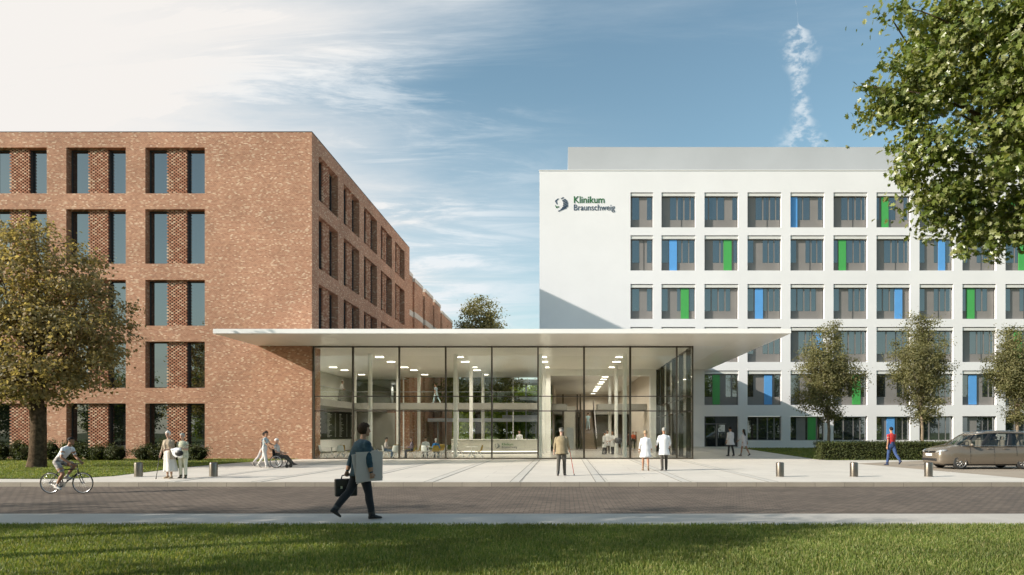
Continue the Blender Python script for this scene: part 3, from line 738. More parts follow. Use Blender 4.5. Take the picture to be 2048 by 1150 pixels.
# ================================================================== trees, hedges
LEAF4 = np.array([[0, 0, 0], [0.36, 0.45, 0.10], [0, 1.0, 0], [-0.36, 0.45, 0.10]])
F4 = np.array([[0, 1, 2], [0, 2, 3]])
# lobed leaf for the near tree, folded along its midrib
LEAFM = np.array([[0, 0, 0], [0.30, -0.05, .05], [0.24, 0.22, .06], [0.55, 0.38, .13], [0.30, 0.52, .09], [0.34, 0.84, .10], [0.10, 0.72, .04], [0, 1.1, -.06],
                  [-0.10, 0.72, .04], [-0.34, 0.84, .10], [-0.30, 0.52, .09], [-0.55, 0.38, .13], [-0.24, 0.22, .06], [-0.30, -0.05, .05]])
FM = np.array([[0, 1, 2], [0, 2, 6], [2, 3, 4], [2, 4, 6], [4, 5, 6], [0, 6, 7], [0, 7, 8], [0, 8, 12], [8, 10, 12], [10, 11, 12], [8, 9, 10], [0, 12, 13]])
def leaf_mesh(name, pos, nrm, size, m, rng, tmpl=LEAF4, tf=F4, jitter=0.8):
    n = len(pos)
    z = nrm+rng.normal(0, jitter, (n, 3)); z /= np.linalg.norm(z, axis=1, keepdims=True)+1e-9
    a = rng.normal(0, 1, (n, 3)); a[:, 2] -= 0.5
    y = a-z*(a*z).sum(1, keepdims=True); y /= np.linalg.norm(y, axis=1, keepdims=True)+1e-9
    x = np.cross(y, z)
    s = size*rng.uniform(0.6, 1.3, n)
    V = pos[:, None, :]+s[:, None, None]*(tmpl[None, :, 0:1]*x[:, None, :]+tmpl[None, :, 1:2]*y[:, None, :]+tmpl[None, :, 2:3]*z[:, None, :])
    k = len(tmpl)
    T = (np.arange(n)[:, None, None]*k+tf[None]).reshape(-1)
    return np_mesh(name, V.reshape(-1, 3), T, 3, [m])
def crown_points(rng, lobes, n_clumps, per, cr, shell=0.55):
    """leaf clumps spread through ellipsoid lobes; returns positions and outward normals"""
    vol = np.array([l[3]*l[4]*l[5] for l in lobes])**0.8; vol /= vol.sum()
    P = []; N = []; C = []
    for _ in range(n_clumps):
        l = lobes[rng.choice(len(lobes), p=vol)]
        dv = rng.normal(0, 1, 3); dv /= np.linalg.norm(dv)
        rr = (shell+(1-shell)*rng.random()) if rng.random() < 0.8 else rng.random()**0.5
        c = np.array(l[:3])+dv*rr*np.array(l[3:6]); C.append(c)
        k = int(per*rng.uniform(0.5, 1.5)); cs = cr*rng.uniform(0.6, 1.35)
        q = rng.normal(0, 1, (k, 3))*np.array([cs, cs, cs*0.62])
        P.append(c+q); nn = dv*0.7+np.array([0, 0, 0.55])+q/cs*0.35
        N.append(nn)
    return np.concatenate(P), np.concatenate(N), C
def limb(mb, a, b, ra, rb, rng, segs=5, wob=0.06, n=8):
    a = np.array(a, float); b = np.array(b, float); L = np.linalg.norm(b-a)
    pts = []; rs = []
    for i in range(segs+1):
        t = i/segs; p = a+(b-a)*t
        if 0 < i < segs: p = p+rng.normal(0, wob*L*0.5, 3)
        pts.append(tuple(p)); rs.append(ra+(rb-ra)*t)
    mb.tube(pts, rs, n)
    return pts
def tree(name, label, base, lobes, trunk_h, trunk_r, n_clumps, per, cr, leaf, m_leaf, m_bark, seed, group=None, tmpl=LEAF4, tf=F4, n_limbs=9, fork=None, shell=0.55, flare=1.5):
    rng = np.random.default_rng(seed)
    T = thing(name, label, 'tree', base, 0, group)
    P, N, C = crown_points(rng, lobes, n_clumps, per, cr, shell)
    link_mesh('crown', leaf_mesh('crown', P, N, leaf, m_leaf, rng, tmpl, tf), T)
    mb = MB()
    zmid = np.mean([l[2] for l in lobes]); top = max(l[2]+l[5] for l in lobes)
    cx = np.mean([l[0] for l in lobes]); cy = np.mean([l[1] for l in lobes])
    prof = [(0, trunk_r*flare), (0.05, trunk_r*1.2), (0.2, trunk_r*1.02), (0.6, trunk_r*0.92), (1.0, trunk_r*0.85)]
    mb.tube([(0.04*trunk_h*math.sin(3*t), 0, -0.2+t*(trunk_h+0.2)) for t, r in prof], [r for t, r in prof], 14)
    limb(mb, (0.04*trunk_h*math.sin(3), 0, trunk_h-0.1), (cx*0.6, cy*0.6, trunk_h+(top-trunk_h)*0.75), trunk_r*0.80, 0.03, rng, 6, 0.05, 10)
    idx = rng.choice(len(C), size=min(n_limbs*4, len(C)), replace=False)
    for q, i in enumerate(idx):
        c = np.array(C[i])
        t0 = rng.uniform(0.0, 0.6)
        st = np.array([cx*0.6*t0*0.75, cy*0.6*t0*0.75, trunk_h-0.15+(top-trunk_h)*0.75*t0])
        if c[2] < st[2]+0.1: st[2] = max(trunk_h-0.2, c[2]-0.6)
        r0 = trunk_r*(0.45 if q < n_limbs else 0.20)
        limb(mb, st, c, r0*(1-0.5*t0), 0.012, rng, 5, 0.07, 7)
    mb.build('trunk', m_bark, T)
    return T

# big autumn tree on the left lawn; base at px 75,935
Yt = 33.0; xt = PX(72, Yt)
s = Yt/F
def lob(px, py, rx, rz_, dy=0.0, ry=None): return (PX(px, Yt)-xt, dy, PZ(py, Yt), rx*s, (ry or rx)*s, rz_*s)
lobes = [lob(60, 560, 130, 120), lob(110, 690, 135, 100), lob(-40, 640, 140, 150), lob(170, 640, 85, 70, 0.5), lob(70, 760, 150, 50), lob(150, 560, 65, 60), lob(-80, 760, 120, 60), lob(20, 490, 80, 60), lob(230, 715, 42, 36, -0.3)]
big = tree('autumn_tree', 'large spreading tree with brownish olive leaves on the left lawn', (xt, Yt, 0.0), lobes, 3.3, 0.355, 560, 58, 0.36, 0.18, M['leaf_autumn'], M['bark'], 5, n_limbs=10, shell=0.45, flare=1.55)

# three slim street trees behind the clipped hedge
def slim(label, pxb, seed, hw, top, asym=0.0):
    Y = 50.0; s_ = Y/F; bx = PX(pxb, Y); rng = np.random.default_rng(seed)
    def L(dxp, py, rx, rz_): return (dxp*s_, rng.uniform(-0.3, 0.3), PZ(py, Y)-ramp(0, Y), rx*s_, rx*s_, rz_*s_)
    h_ = 850-top; hw *= 1.10
    ls = [L(asym*0.2, top+0.16*h_, hw*0.45, 0.17*h_), L(-6, top+0.42*h_, hw*0.85, 0.24*h_), L(asym, top+0.55*h_, hw*0.8, 0.2*h_), L(-asym, top+0.74*h_, hw*0.62, 0.18*h_), L(4, top+0.9*h_, hw*0.38, 0.10*h_)]
    return tree('street_tree', label, (bx, Y, ramp(0, Y)), ls, 3.0, 0.115, 460, 62, 0.27, 0.12, M['leaf_olive'], M['bark_pale'], seed, 'slim street trees behind the clipped hedge', n_limbs=8, shell=0.3, flare=1.25)
slim('slim loose crowned tree by the hedge end nearest the glass lobby', 1655, 21, 62, 640, 22)
slim('fullest slim tree, middle of the three behind the hedge', 1842, 22, 70, 622, -8)
slim('slim leafy tree above the car roof at the picture edge', 2032, 23, 54, 645, -10)

# close tree whose leafy boughs hang in from the right
rngm = np.random.default_rng(8)
bx_, by_ = 11.6, 12.2
def mlob(px, py, Y, rx, rz_): sc_ = Y/F; return (PX(px, Y)-bx_, Y-by_, PZ(py, Y), rx*sc_, rx*sc_*0.9, rz_*sc_)
ml = [mlob(2000, 110, 12, 170, 130), mlob(1990, 270, 11.6, 165, 120), mlob(2010, 410, 12.0, 130, 85), mlob(1850, 200, 12.2, 85, 75), mlob(1900, 340, 11.8, 85, 70), mlob(2130, 200, 13, 200, 200), mlob(2180, 60, 11, 220, 200),
      mlob(1880, 35, 12.6, 100, 60), mlob(2300, 250, 12, 260, 230), mlob(2120, 430, 12.4, 140, 70), mlob(1805, 205, 12.0, 60, 42), mlob(1850, 130, 12.3, 70, 45), mlob(1850, 330, 11.9, 60, 45), mlob(1905, 420, 12.0, 65, 50), mlob(1955, 480, 11.9, 55, 32), mlob(1850, 40, 12.4, 75, 50)]
near = tree('maple_tree', 'close broadleaf tree whose sunlit boughs hang in from the upper right', (bx_, by_, 0.0), ml, 4.2, 0.30, 560, 92, 0.205, 0.098, M['leaf_maple'], M['bark'], 31, tmpl=LEAFM, tf=FM, n_limbs=10, shell=0.45)
# the outlying sprays at its left edge
P = []; N = []
for (pxa, pya, pxb, pyb, k) in ((1830, 190, 1722, 172, 46), (1850, 330, 1782, 303, 30), (1890, 440, 1840, 400, 34), (1960, 470, 1915, 505, 36), (1830, 55, 1795, 8, 34), (1860, 250, 1775, 230, 40), (2000, 480, 1990, 520, 30), (1850, 130, 1765, 128, 36), (1850, 300, 1812, 268, 22)):
    P = []; N = []
    for i in range(int(k*2.6)):
        t_ = rngm.random()**0.8; Y = 11.9+rngm.normal(0, 0.15)
        P.append([PX(pxa+(pxb-pxa)*t_, Y)-bx_+rngm.normal(0, .085), Y-by_, PZ(pya+(pyb-pya)*t_, Y)+rngm.normal(0, .075)]); N.append([0, -0.4, 0.8])
    link_mesh('foliage', leaf_mesh('foliage', np.array(P), np.array(N), 0.10, M['leaf_maple'], rngm, LEAFM, FM), near)
mb = MB()
for (pxa, pya, pxb, pyb) in ((1960, 230, 1735, 175), (1950, 330, 1795, 305), (1990, 400, 1850, 405), (2060, 430, 1920, 500), (1960, 90, 1805, 15)):
    mb.tube([(PX(pxa+(pxb-pxa)*t_, 11.9)-bx_, 11.9-by_, PZ(pya+(pyb-pya)*t_-14*math.sin(t_*3), 11.9)) for t_ in (0, .25, .5, .75, 1)], [0.03, 0.022, 0.015, 0.01, 0.005], 6)
mb.build('twig', M['bark'], near)

# courtyard trees behind the lobby
ct = [(-6.0+1.2, 0, 14.3, 3.1, 3.1, 4.3), (0.4, 0, 9.5, 4.6, 4.2, 4.0), (-2.6, 0.4, 6.6, 3.2, 3.2, 2.4), (3.0, -0.3, 7.4, 3.2, 3.0, 2.6)]
ct = [(0.2, 0, 14.2, 3.0, 2.7, 4.4), (0.1, 0, 12.6, 3.6, 3.2, 3.4), (-0.2, 0, 10.5, 4.3, 4.0, 4.0), (-2.6, 0.4, 6.6, 3.0, 3.0, 2.2), (2.8, -0.3, 7.2, 3.0, 2.8, 2.4)]
court = tree('courtyard_tree', 'tall dense green tree in the courtyard rising above the canopy roof', (-10.9, 85, 0), ct, 4.0, 0.42, 560, 66, 0.46, 0.26, M['leaf_olive'], M['bark'], 41, n_limbs=9)
far0 = tree('garden_tree', 'broad green tree beyond the courtyard seen between the lobby columns', (-14.0, 108, 0), [(0, 0, 6.5, 5.0, 4.0, 3.6), (-3.0, 0, 4.6, 3.4, 3, 2.6), (3.2, 0, 4.4, 3.4, 3, 2.8), (0, -0.5, 2.4, 5.0, 2.5, 1.8)], 2.0, 0.3, 300, 60, 0.55, 0.30, M['leaf_garden'], M['bark'], 43, 'green trees at the far end of the courtyard')
for i, (x, y, z_r, lab) in enumerate(((-6.0, 110, 1.3, 'broad green tree beyond the white walkway near the white building'), (-1.5, 113, 0.4, 'broad green tree behind the stacked white decks of the courtyard'), (-10.5, 114, 2.9, 'broad green tree between two others beyond the courtyard tree trunk'), (-20.5, 112, 2.2, 'green tree far behind the brick annex seen through the lobby'))):
    c = copy_tree(far0); c.location = (x, y, 0); c.rotation_euler = (0, 0, z_r); c['label'] = lab

# trees that stand around the photographer: their shade falls on the near lawn and they mirror in the panes
sh = [(0, 0, 7.0, 2.9, 2.0, 2.6), (-1.5, 0.2, 5.6, 2.2, 1.6, 1.8), (1.8, -0.2, 6.0, 2.3, 1.5, 2.0)]
sh0 = tree('shade_tree', 'tree left of the picture shading the near kerb', (-15.2, 8.4, 0), sh, 3.0, 0.20, 66, 55, 0.36, 0.21, M['leaf_green'], M['bark'], 51, 'trees standing around the viewpoint')
for (x, y, rz, sc_) in ((-22.0, 8.8, 1.0, 1.0), (-29.0, 8.6, 2.0, 1.05), (-37.0, 9.0, 4.0, 1.0), (-11.2, 5.8, 0.3, 0.76), (-11.0, 7.9, 2.6, 0.86)):
    c = copy_tree(sh0); c.location = (x, y, 0); c.rotation_euler = (0, 0, rz); c.scale = (sc_, sc_, sc_); c['label'] = 'tree around the viewpoint whose shade falls across lawn and pavement'
sh0['label'] = 'tree around the viewpoint whose shade falls across lawn and pavement'
rr_ = random.Random(77)
mt0 = tree('broad_tree', 'tall bushy tree of the row mirrored in the window panes', (-112, -40, 0), [(0, 0, 3.0, 3.6, 3.0, 2.6), (-0.6, 0, 6.6, 4.4, 3.4, 3.6), (1.2, 0.2, 8.2, 3.4, 3.0, 3.0), (0.2, 0, 11.8, 2.9, 2.5, 3.4)], 2.0, 0.3, 300, 60, 0.62, 0.36, M['leaf_green'], M['bark'], 55, 'row of trees mirrored in the windows')
for i in range(1, 25):
    c = copy_tree(mt0); c.location = (-132+i*11.0+rr_.uniform(-2.5, 2.5), -40+rr_.uniform(-5, 5), -0.03); c.rotation_euler = (0, 0, rr_.uniform(0, 6)); k_ = rr_.uniform(0.9, 1.5); c.scale = (k_, k_, k_*rr_.uniform(0.8, 1.15))

# ------------------------------------------------------------------ hedges
def box_hedge(name, label, x0, x1, y0, y1, z0, z1, n, leaf, m, seed):
    rng = np.random.default_rng(seed); H = thing(name, label, 'hedge', ((x0+x1)/2, (y0+y1)/2, z0))
    h_ = z1-z0; a = [(x1-x0)*h_, (x1-x0)*(y1-y0), (y1-y0)*h_, (y1-y0)*h_]; a = np.array(a)/sum(a)
    k = rng.choice(4, n, p=a); u_, v_ = rng.random(n), rng.random(n); hx, hy = (x1-x0)/2, (y1-y0)/2
    P = np.zeros((n, 3)); N = np.zeros((n, 3))
    P[:, 0] = np.where(k == 2, -hx, np.where(k == 3, hx, (u_*2-1)*hx)); P[:, 1] = np.where(k == 0, -hy, (np.where(k == 1, v_, u_)*2-1)*hy); P[:, 2] = np.where(k == 1, h_, v_*h_)
    N[:, 0] = np.where(k == 2, -1, np.where(k == 3, 1, 0)); N[:, 1] = np.where(k == 0, -1, 0); N[:, 2] = 0.4+(k == 1)
    P += rng.normal(0, 0.045, (n, 3))-N*np.abs(rng.normal(0, 0.06, (n, 1)))
    P[:, 2] = np.abs(P[:, 2])
    link_mesh('foliage', leaf_mesh('foliage', P, N, leaf, m, rng), H)
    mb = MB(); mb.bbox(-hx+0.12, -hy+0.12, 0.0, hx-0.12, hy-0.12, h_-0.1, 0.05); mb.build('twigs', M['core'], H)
    return H
box_hedge('clipped_hedge', 'long clipped dark green hedge in front of the white building', 15.9, 34.0, 42.4, 43.7, 0.0, 1.12, 30000, 0.07, M['leaf_hedge'], 61)
def shrub_hedge(name, label, x0, x1, yc, seed, dens=1.0):
    rng = np.random.default_rng(seed); H = thing(name, label, 'hedge', ((x0+x1)/2, yc, 0))
    ls = []; x = x0+0.45
    while x < x1-0.2:
        r = rng.uniform(0.5, 0.72); hz = rng.uniform(0.92, 1.28)
        ls.append((x-(x0+x1)/2, rng.uniform(-0.12, 0.12), hz*0.5, r, 0.5, hz*0.52)); x += rng.uniform(0.55, 0.95)
    P, N, C = crown_points(rng, ls, int(26*len(ls)*dens), 34, 0.12, 0.72)
    k = P[:, 2] > 0.02; P, N = P[k], N[k]
    link_mesh('foliage', leaf_mesh('foliage', P, N, 0.085, M['leaf_hedge'], rng), H)
    mb = MB()
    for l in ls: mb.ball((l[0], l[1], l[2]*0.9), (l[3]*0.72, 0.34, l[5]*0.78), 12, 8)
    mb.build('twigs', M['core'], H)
shrub_hedge('shrub_hedge', 'long leafy shrub hedge under the brick windows behind the autumn tree', -40.0, -26.15, 41.0, 71)
shrub_hedge('shrub_hedge', 'short leafy shrub hedge against the brick wall behind the two old women', -25.75, -21.3, 41.0, 72)
# ================================================================== people
SK = {'fair': mat('skin_fair', (0.50, 0.30, 0.21), 0.55, 0, 0.04, 20, 0, 1, 0.35), 'tan': mat('skin_tan', (0.36, 0.19, 0.115), 0.55, 0, 0.04, 20, 0, 1, 0.35), 'old': mat('skin_aged', (0.47, 0.29, 0.215), 0.6, 0, 0.07, 25, 0, 1, 0.3)}
EYE = mat('eye_dark', (0.03, 0.022, 0.018), 0.3); LIP = mat('lips', (0.33, 0.12, 0.10), 0.5)
HAIR = {'dark': mat('hair_dark', (0.016, 0.011, 0.008), 0.6, 0, 0.3, 30, 0.6, 60, 0.15), 'brown': mat('hair_brown', (0.050, 0.026, 0.014), 0.6, 0, 0.3, 30, 0.6, 60, 0.15), 'white': mat('hair_white', (0.66, 0.62, 0.57), 0.6, 0, 0.12, 30, 0.6, 60),
        'grey': mat('hair_grey', (0.30, 0.29, 0.26), 0.6, 0, 0.2, 30, 0.6, 60), 'blond': mat('hair_blond', (0.32, 0.22, 0.12), 0.55, 0, 0.25, 30, 0.6, 60), 'red': mat('hair_red', (0.20, 0.07, 0.035), 0.55, 0, 0.25, 30, 0.6, 60)}
_cl = {}
def C(c, var=0.10):
    k = tuple(c)+(var,)
    if k not in _cl: _cl[k] = cloth('cloth', c, var)
    return _cl[k]
WHITE = C((0.76, 0.755, 0.76), 0.03); LAB = C((0.74, 0.72, 0.72), 0.03); BLK = mat('leather_black', (0.016, 0.014, 0.013), 0.4, 0, 0.2, 10); DARKT = C((0.045, 0.042, 0.042))
def dotted(name, a, b, sc):
    m, t = new_mat(name); o = t.n('ShaderNodeTexCoord').outputs['Object']
    v = t.n('ShaderNodeTexNoise', {0: o, 'Scale': sc, 'Detail': 1.0}).outputs[0]
    p = t.n('ShaderNodeBsdfPrincipled', {'Base Color': t.mix(t.ss(v, 0.47, 0.55), c4(a), c4(b)), 'Roughness': 0.85, 'Specular IOR Level': 0.2}); fin(t, p); return m
def checked(name, a, b, sc):
    m, t = new_mat(name); o = t.n('ShaderNodeTexCoord').outputs['Object']
    s_ = t.n('ShaderNodeSeparateXYZ', {0: o})
    f1 = t.m('GREATER_THAN', t.m('FRACT', t.m('MULTIPLY', t.m('ADD', s_.outputs[0], s_.outputs[1]), sc)), 0.62); f2 = t.m('GREATER_THAN', t.m('FRACT', t.m('MULTIPLY', s_.outputs[2], sc)), 0.62)
    p = t.n('ShaderNodeBsdfPrincipled', {'Base Color': t.mix(t.m('MULTIPLY', t.m('ADD', f1, f2), 0.5), c4(a), c4(b)), 'Roughness': 0.85, 'Specular IOR Level': 0.2}); fin(t, p); return m

V3 = Vector
def ik2(a, b, l1, l2, pole):
    dvec = b-a; Ld = min(dvec.length, (l1+l2)*0.999); dn = dvec.normalized(); b = a+dn*Ld
    x = (l1*l1-l2*l2+Ld*Ld)/(2*Ld); h_ = math.sqrt(max(l1*l1-x*x, 0))
    pp = pole-dn*pole.dot(dn)
    pp = pp.normalized() if pp.length > 1e-6 else V3((0, 1, 0))
    return a+dn*x+pp*h_, b
def person(label, loc, rz, H=1.75, fem=False, top=None, bottom=None, shoe=None, skin='fair', hair=('short', 'dark'), pose=None, sleeve='long', pants='long', coat=None, skirt=None, group=None, vox=0.012, bulk=1.0, hat=None, collar=None, scarf=None, hold=()):
    """one continuous body (limbs, torso, head, hands) grown from tapered pieces, facing +Y; hair, coat and hat are children"""
    p = dict(lean=0, tilt=0, twist=0, nod=0, turn=0, lleg=(12, 4), rleg=(-14, 12), larm=(-12, 8), rarm=(12, 12), hip=None, curl=25)
    p.update(pose or {})
    S = H/1.75; T = thing('person', label, 'person', loc, rz, group)
    skm = SK[skin]; mats = [skm, top, bottom or top, shoe or BLK, EYE, LIP]
    if collar: mats.append(collar)
    le, ti, tw = R(p['lean']), R(p['tilt']), R(p['twist'])
    sp = V3((math.sin(ti), math.sin(le)*math.cos(ti), math.cos(le)*math.cos(ti))).normalized()
    ax = V3((math.cos(tw), math.sin(tw), 0)); ax = (ax-sp*ax.dot(sp)).normalized(); fw = sp.cross(ax)*1.0
    fw = V3(sp.cross(ax)) if sp.cross(ax).y > 0 else -V3(sp.cross(ax))
    P = V3((0, 0, 0.93)) if p['hip'] is None else V3((0, p['hip'][0], p['hip'][1]))
    hw = 0.092; sh = 0.165 if fem else 0.185
    # legs
    def leg(sd, spec):
        h_ = P+V3((sd*hw, 0, -0.02))
        if spec[0] == 'ik': k, a = ik2(h_, V3(spec[1]), 0.43, 0.42, V3((sd*0.12, 1, 0.3)))
        else:
            a1, kn = R(spec[0]), R(spec[1]); ab = R(spec[2]) if len(spec) > 2 else R(1.5)
            k = h_+V3((sd*math.sin(ab), math.sin(a1), -math.cos(a1))).normalized()*0.43
            a = k+V3((sd*math.sin(ab)*0.5, math.sin(a1-kn), -math.cos(a1-kn))).normalized()*0.42
        pitch = 0.0
        if spec[0] != 'ik': pitch = R(max(-20, min(55, (spec[1]-spec[0])*0.75))) if spec[1]-spec[0] > 14 else (R(-14) if spec[0] > 14 else 0.0)
        elif len(spec) > 2: pitch = R(spec[2])
        f = V3((sd*0.14, math.cos(pitch), -math.sin(pitch))).normalized()
        return h_, k, a, f
    legs = {-1: leg(-1, p['lleg']), 1: leg(1, p['rleg'])}
    if p['hip'] is None:
        low = min(min(l[2].z-0.085, (l[2]+l[3]*0.16).z-0.06) for l in legs.values())
        dzv = V3((0, 0, -low)); P = P+dzv; legs = {k: (a+dzv, b+dzv, c+dzv, f) for k, (a, b, c, f) in legs.items()}
    nb_ = P+sp*0.56
    shd = {sd: P+sp*0.475+ax*sd*sh for sd in (-1, 1)}
    def arm(sd, spec):
        s0 = shd[sd]
        if spec[0] == 'ik':
            e, wv = ik2(s0, V3(spec[1]), 0.285, 0.255, V3(spec[2]) if len(spec) > 2 else V3((sd*0.5, -0.6, -0.6)))
        else:
            a1, el = R(spec[0]), R(spec[1]); ab = R(spec[2]) if len(spec) > 2 else R(9); inw = R(spec[3]) if len(spec) > 3 else R(0)
            e = s0+V3((sd*math.sin(ab), math.sin(a1), -math.cos(a1))).normalized()*0.285
            wv = e+V3((sd*math.sin(ab*0.6-inw), math.sin(a1+el), -math.cos(a1+el))).normalized()*0.255
        return s0, e, wv
    arms = {-1: arm(-1, p['larm']), 1: arm(1, p['rarm'])}
    parts = []      # (MB, material id)
    def add(mb_, mi): parts.append((mb_, mi))
    g = 1.0*bulk
    # torso rings
    if fem: prof = [(-0.10, .13, .105), (-0.03, .165, .118), (0.05, .168, .115), (0.13, .142, .100), (0.20, .125, .092), (0.30, .138, .110), (0.36, .147, .122), (0.44, .150, .100), (0.50, .135, .078), (0.545, .07, .06)]
    else: prof = [(-0.10, .125, .10), (-0.03, .158, .112), (0.05, .158, .112), (0.13, .148, .108), (0.22, .148, .108), (0.32, .168, .118), (0.40, .180, .118), (0.47, .178, .100), (0.52, .145, .078), (0.555, .075, .06)]
    n = 18
    def ring(c, a, b, e1, e2, fold=0.0, ph=0.0): return [c+e1*a*math.cos(q)*(1+fold*math.sin(6*q+ph))+e2*b*math.sin(q)*(1+fold*math.sin(6*q+ph)) for q in [2*math.pi*i/n for i in range(n)]]
    hipx = V3((1, 0, 0))
    tr = MB(); tr.loft([ring(P+sp*h_, a*g, b*g, (hipx if h_ < 0.1 else ax), fw) for h_, a, b in prof if h_ >= 0.08]); add(tr, 1)
    hp = MB(); hp.loft([ring(P+sp*h_, a*g, b*g, hipx, fw) for h_, a, b in prof if h_ <= 0.131]); add(hp, 2)
    # neck and head
    nod, turn = R(p['nod']), R(p['turn'])
    hd = V3((sp.x*0.4, math.sin(le*0.35-nod*0.3+0.08), math.cos(le*0.35))).normalized()
    nk = MB(); hb = nb_+hd*0.085+fw*0.012; nk.tube([nb_-sp*0.05, nb_+hd*0.03, hb+hd*0.02], [.066, .054, .054] if not fem else [.058, .046, .046], 12); add(nk, 0)
    MH = Matrix.Rotation(turn+tw, 3, 'Z') @ Matrix.Rotation(-nod, 3, 'X')
    hc = nb_+hd*0.175+fw*0.02
    def hpnt(x, y, z): return hc+MH @ V3((x, y, z))
    h = MB(); h.ball(hpnt(0, -0.012, 0.028), (.076, .094, .092), 16, 12, MH); h.ball(hpnt(0, 0.018, -0.035), (.060, .070, .080), 14, 10, MH); h.ball(hpnt(0, 0.052, -0.082), (.034, .034, .028), 10, 8, MH)
    h.ball(hpnt(0, 0.094, -0.020), (.013, .020, .014), 8, 6, MH); h.ball(hpnt(0, 0.088, 0.004), (.010, .012, .024), 8, 6, MH)
    for sd in (-1, 1): h.ball(hpnt(sd*.076, -0.012, -0.01), (.010, .020, .031), 8, 8, MH)
    add(h, 0)
    ey = [hpnt(sd*.031, 0.080, 0.012) for sd in (-1, 1)]; mouth = hpnt(0, 0.086, -0.058)
    # arms with hands
    for sd in (-1, 1):
        s0, e, wv = arms[sd]; k = 1.24*g if sleeve == 'long' else 1.18
        u = MB(); u.ball(s0-V3((0, 0, .008)), (.062*g, .060*g, .058*g) if not fem else (.052*g, .052*g, .05*g), 12, 8)
        mid = s0+(e-s0)*0.55
        r0 = (.052, .045, .040) if not fem else (.043, .038, .034)
        if sleeve == 'long': u.tube([s0, mid, e], [q*k for q in r0], 12); add(u, 1)
        elif sleeve == 'short':
            u.tube([s0, mid], [r0[0]*1.22, r0[1]*1.28], 12); add(u, 1); q = MB(); q.tube([mid-(e-s0)*0.08, e], [r0[1], r0[2]*0.95], 12); add(q, 0)
        else: u.tube([s0, mid, e], list(r0), 12); add(u, 0)
        fa = MB(); f1 = e+(wv-e)*0.35
        kk = 1.22*g if sleeve == 'long' else 1.0
        fa.ball(e, (r0[2]*kk*0.97,)*3, 10, 8); fa.tube([e, f1, wv], [r0[2]*kk*.95, r0[2]*kk*.94, (.026 if not fem else .022)*(1.35 if sleeve == 'long' else 1)], 12); add(fa, 1 if sleeve == 'long' else 0)
        # hand: palm, four bent fingers, thumb off the side
        fd = (wv-e).normalized(); inner = V3((-sd, 0.15, 0)); pn = (inner-fd*inner.dot(fd)).normalized(); tx = fd.cross(pn)
        if tx.y < 0 and abs(tx.y) > 0.2: tx = -tx
        hm = MB(); hs = 1.0 if not fem else 0.9
        pal = [wv-fd*0.015, wv+fd*0.03*hs, wv+fd*0.085*hs]
        B3 = Matrix((tx, pn, fd)).transposed()
        hm.loft([[c+tx*a*math.cos(q)+pn*b*math.sin(q) for q in [2*math.pi*i/10 for i in range(10)]] for c, a, b in ((pal[0], .024, .020), (pal[1], .037*hs, .019), (pal[2], .042*hs, .015))])
        for i, (off, ln) in enumerate(((-.034, .058), (-.012, .072), (.011, .078), (.034, .070))):
            base = pal[2]-fd*0.006+tx*off*hs; cu = R(p['curl']+5*i); d1 = (fd*math.cos(cu*.5)+pn*math.sin(cu*.5)); d2 = (fd*math.cos(cu*1.5)+pn*math.sin(cu*1.5)); d3 = (fd*math.cos(cu*2.3)+pn*math.sin(cu*2.3))
            q1 = base+d1*ln*.45*hs; q2 = q1+d2*ln*.33*hs; q3 = q2+d3*ln*.24*hs
            hm.tube([base, q1, q2, q3], [.0100, .0095, .0088, .0075], 8)
        tb = wv+fd*0.026*hs+tx*0.030*hs; t1 = tb+(fd*.7+tx*.65+pn*.25).normalized()*.038*hs; t2 = t1+(fd*.88+tx*.15+pn*.4).normalized()*.032*hs
        hm.tube([tb-tx*.012, t1, t2], [.0135, .0115, .0090], 8); add(hm, 0)
    # legs
    for sd in (-1, 1):
        h_, k, a, f = legs[sd]
        long_ = pants == 'long'; q = 1.12*(0.5+0.5*g) if long_ else 1.0
        L1 = MB(); m1 = h_+(k-h_)*0.45
        L1.ball(h_, (.088*q, .092*q, .09*q), 12, 8)
        if pants == 'short':
            km = h_+(k-h_)*0.80; L1.tube([h_, m1, km], [.092, .088, .082], 14); add(L1, 2); L2 = MB(); L2.tube([h_+(k-h_)*0.65, k], [.064, .052], 12); add(L2, 0)
        else: L1.tube([h_, m1, k], [.086*q, .074*q, .055*q*1.04], 14); add(L1, 2 if long_ else 0)
        sh_ = MB(); c1 = k+(a-k)*0.3; back = V3((0, -0.016, 0.0)); sh_.ball(k, (.054*q,)*3, 12, 8)
        if long_: sh_.tube([k, c1+back*0.6, k+(a-k)*0.7, a+V3((0, 0, -0.02))], [.056*q, .058*q, .052*q, .050*q], 12); add(sh_, 2)
        else: sh_.tube([k, c1+back, k+(a-k)*0.65+back*.4, a], [.050, .054, .040, .034], 12); add(sh_, 0)
        ft = MB(); up = V3((0, 0, 1)); up = (up-f*up.dot(f)).normalized(); sx = f.cross(up)
        def fr(d_, w_, hlo, hhi): c_ = a+f*d_+up*((hlo+hhi)/2-0.08); return [c_+sx*w_*math.cos(t_)+up*(hhi-hlo)/2*math.sin(t_) for t_ in [2*math.pi*i/12 for i in range(12)]]
        ft.loft([fr(-.070, .022, .004, .06), fr(-.055, .036, 0, .085), fr(0, .040, 0, .110), fr(.06, .043, 0, .082), fr(.125, .047, 0, .058), fr(.17, .040, 0, .045), fr(.195, .018, .006, .03)]); add(ft, 3)
    # union into one skin
    tot = MB(); kd = kdtree.KDTree(sum(len(q[0].v) for q in parts)); ids = []; c_ = 0
    for mb_, mi in parts:
        for v_ in mb_.v: kd.insert(V3(v_), c_); ids.append(mi); c_ += 1
        tot.add(mb_.v, mb_.f, 0)
    kd.balance()
    tmp = tot.build('body_tmp', skm)
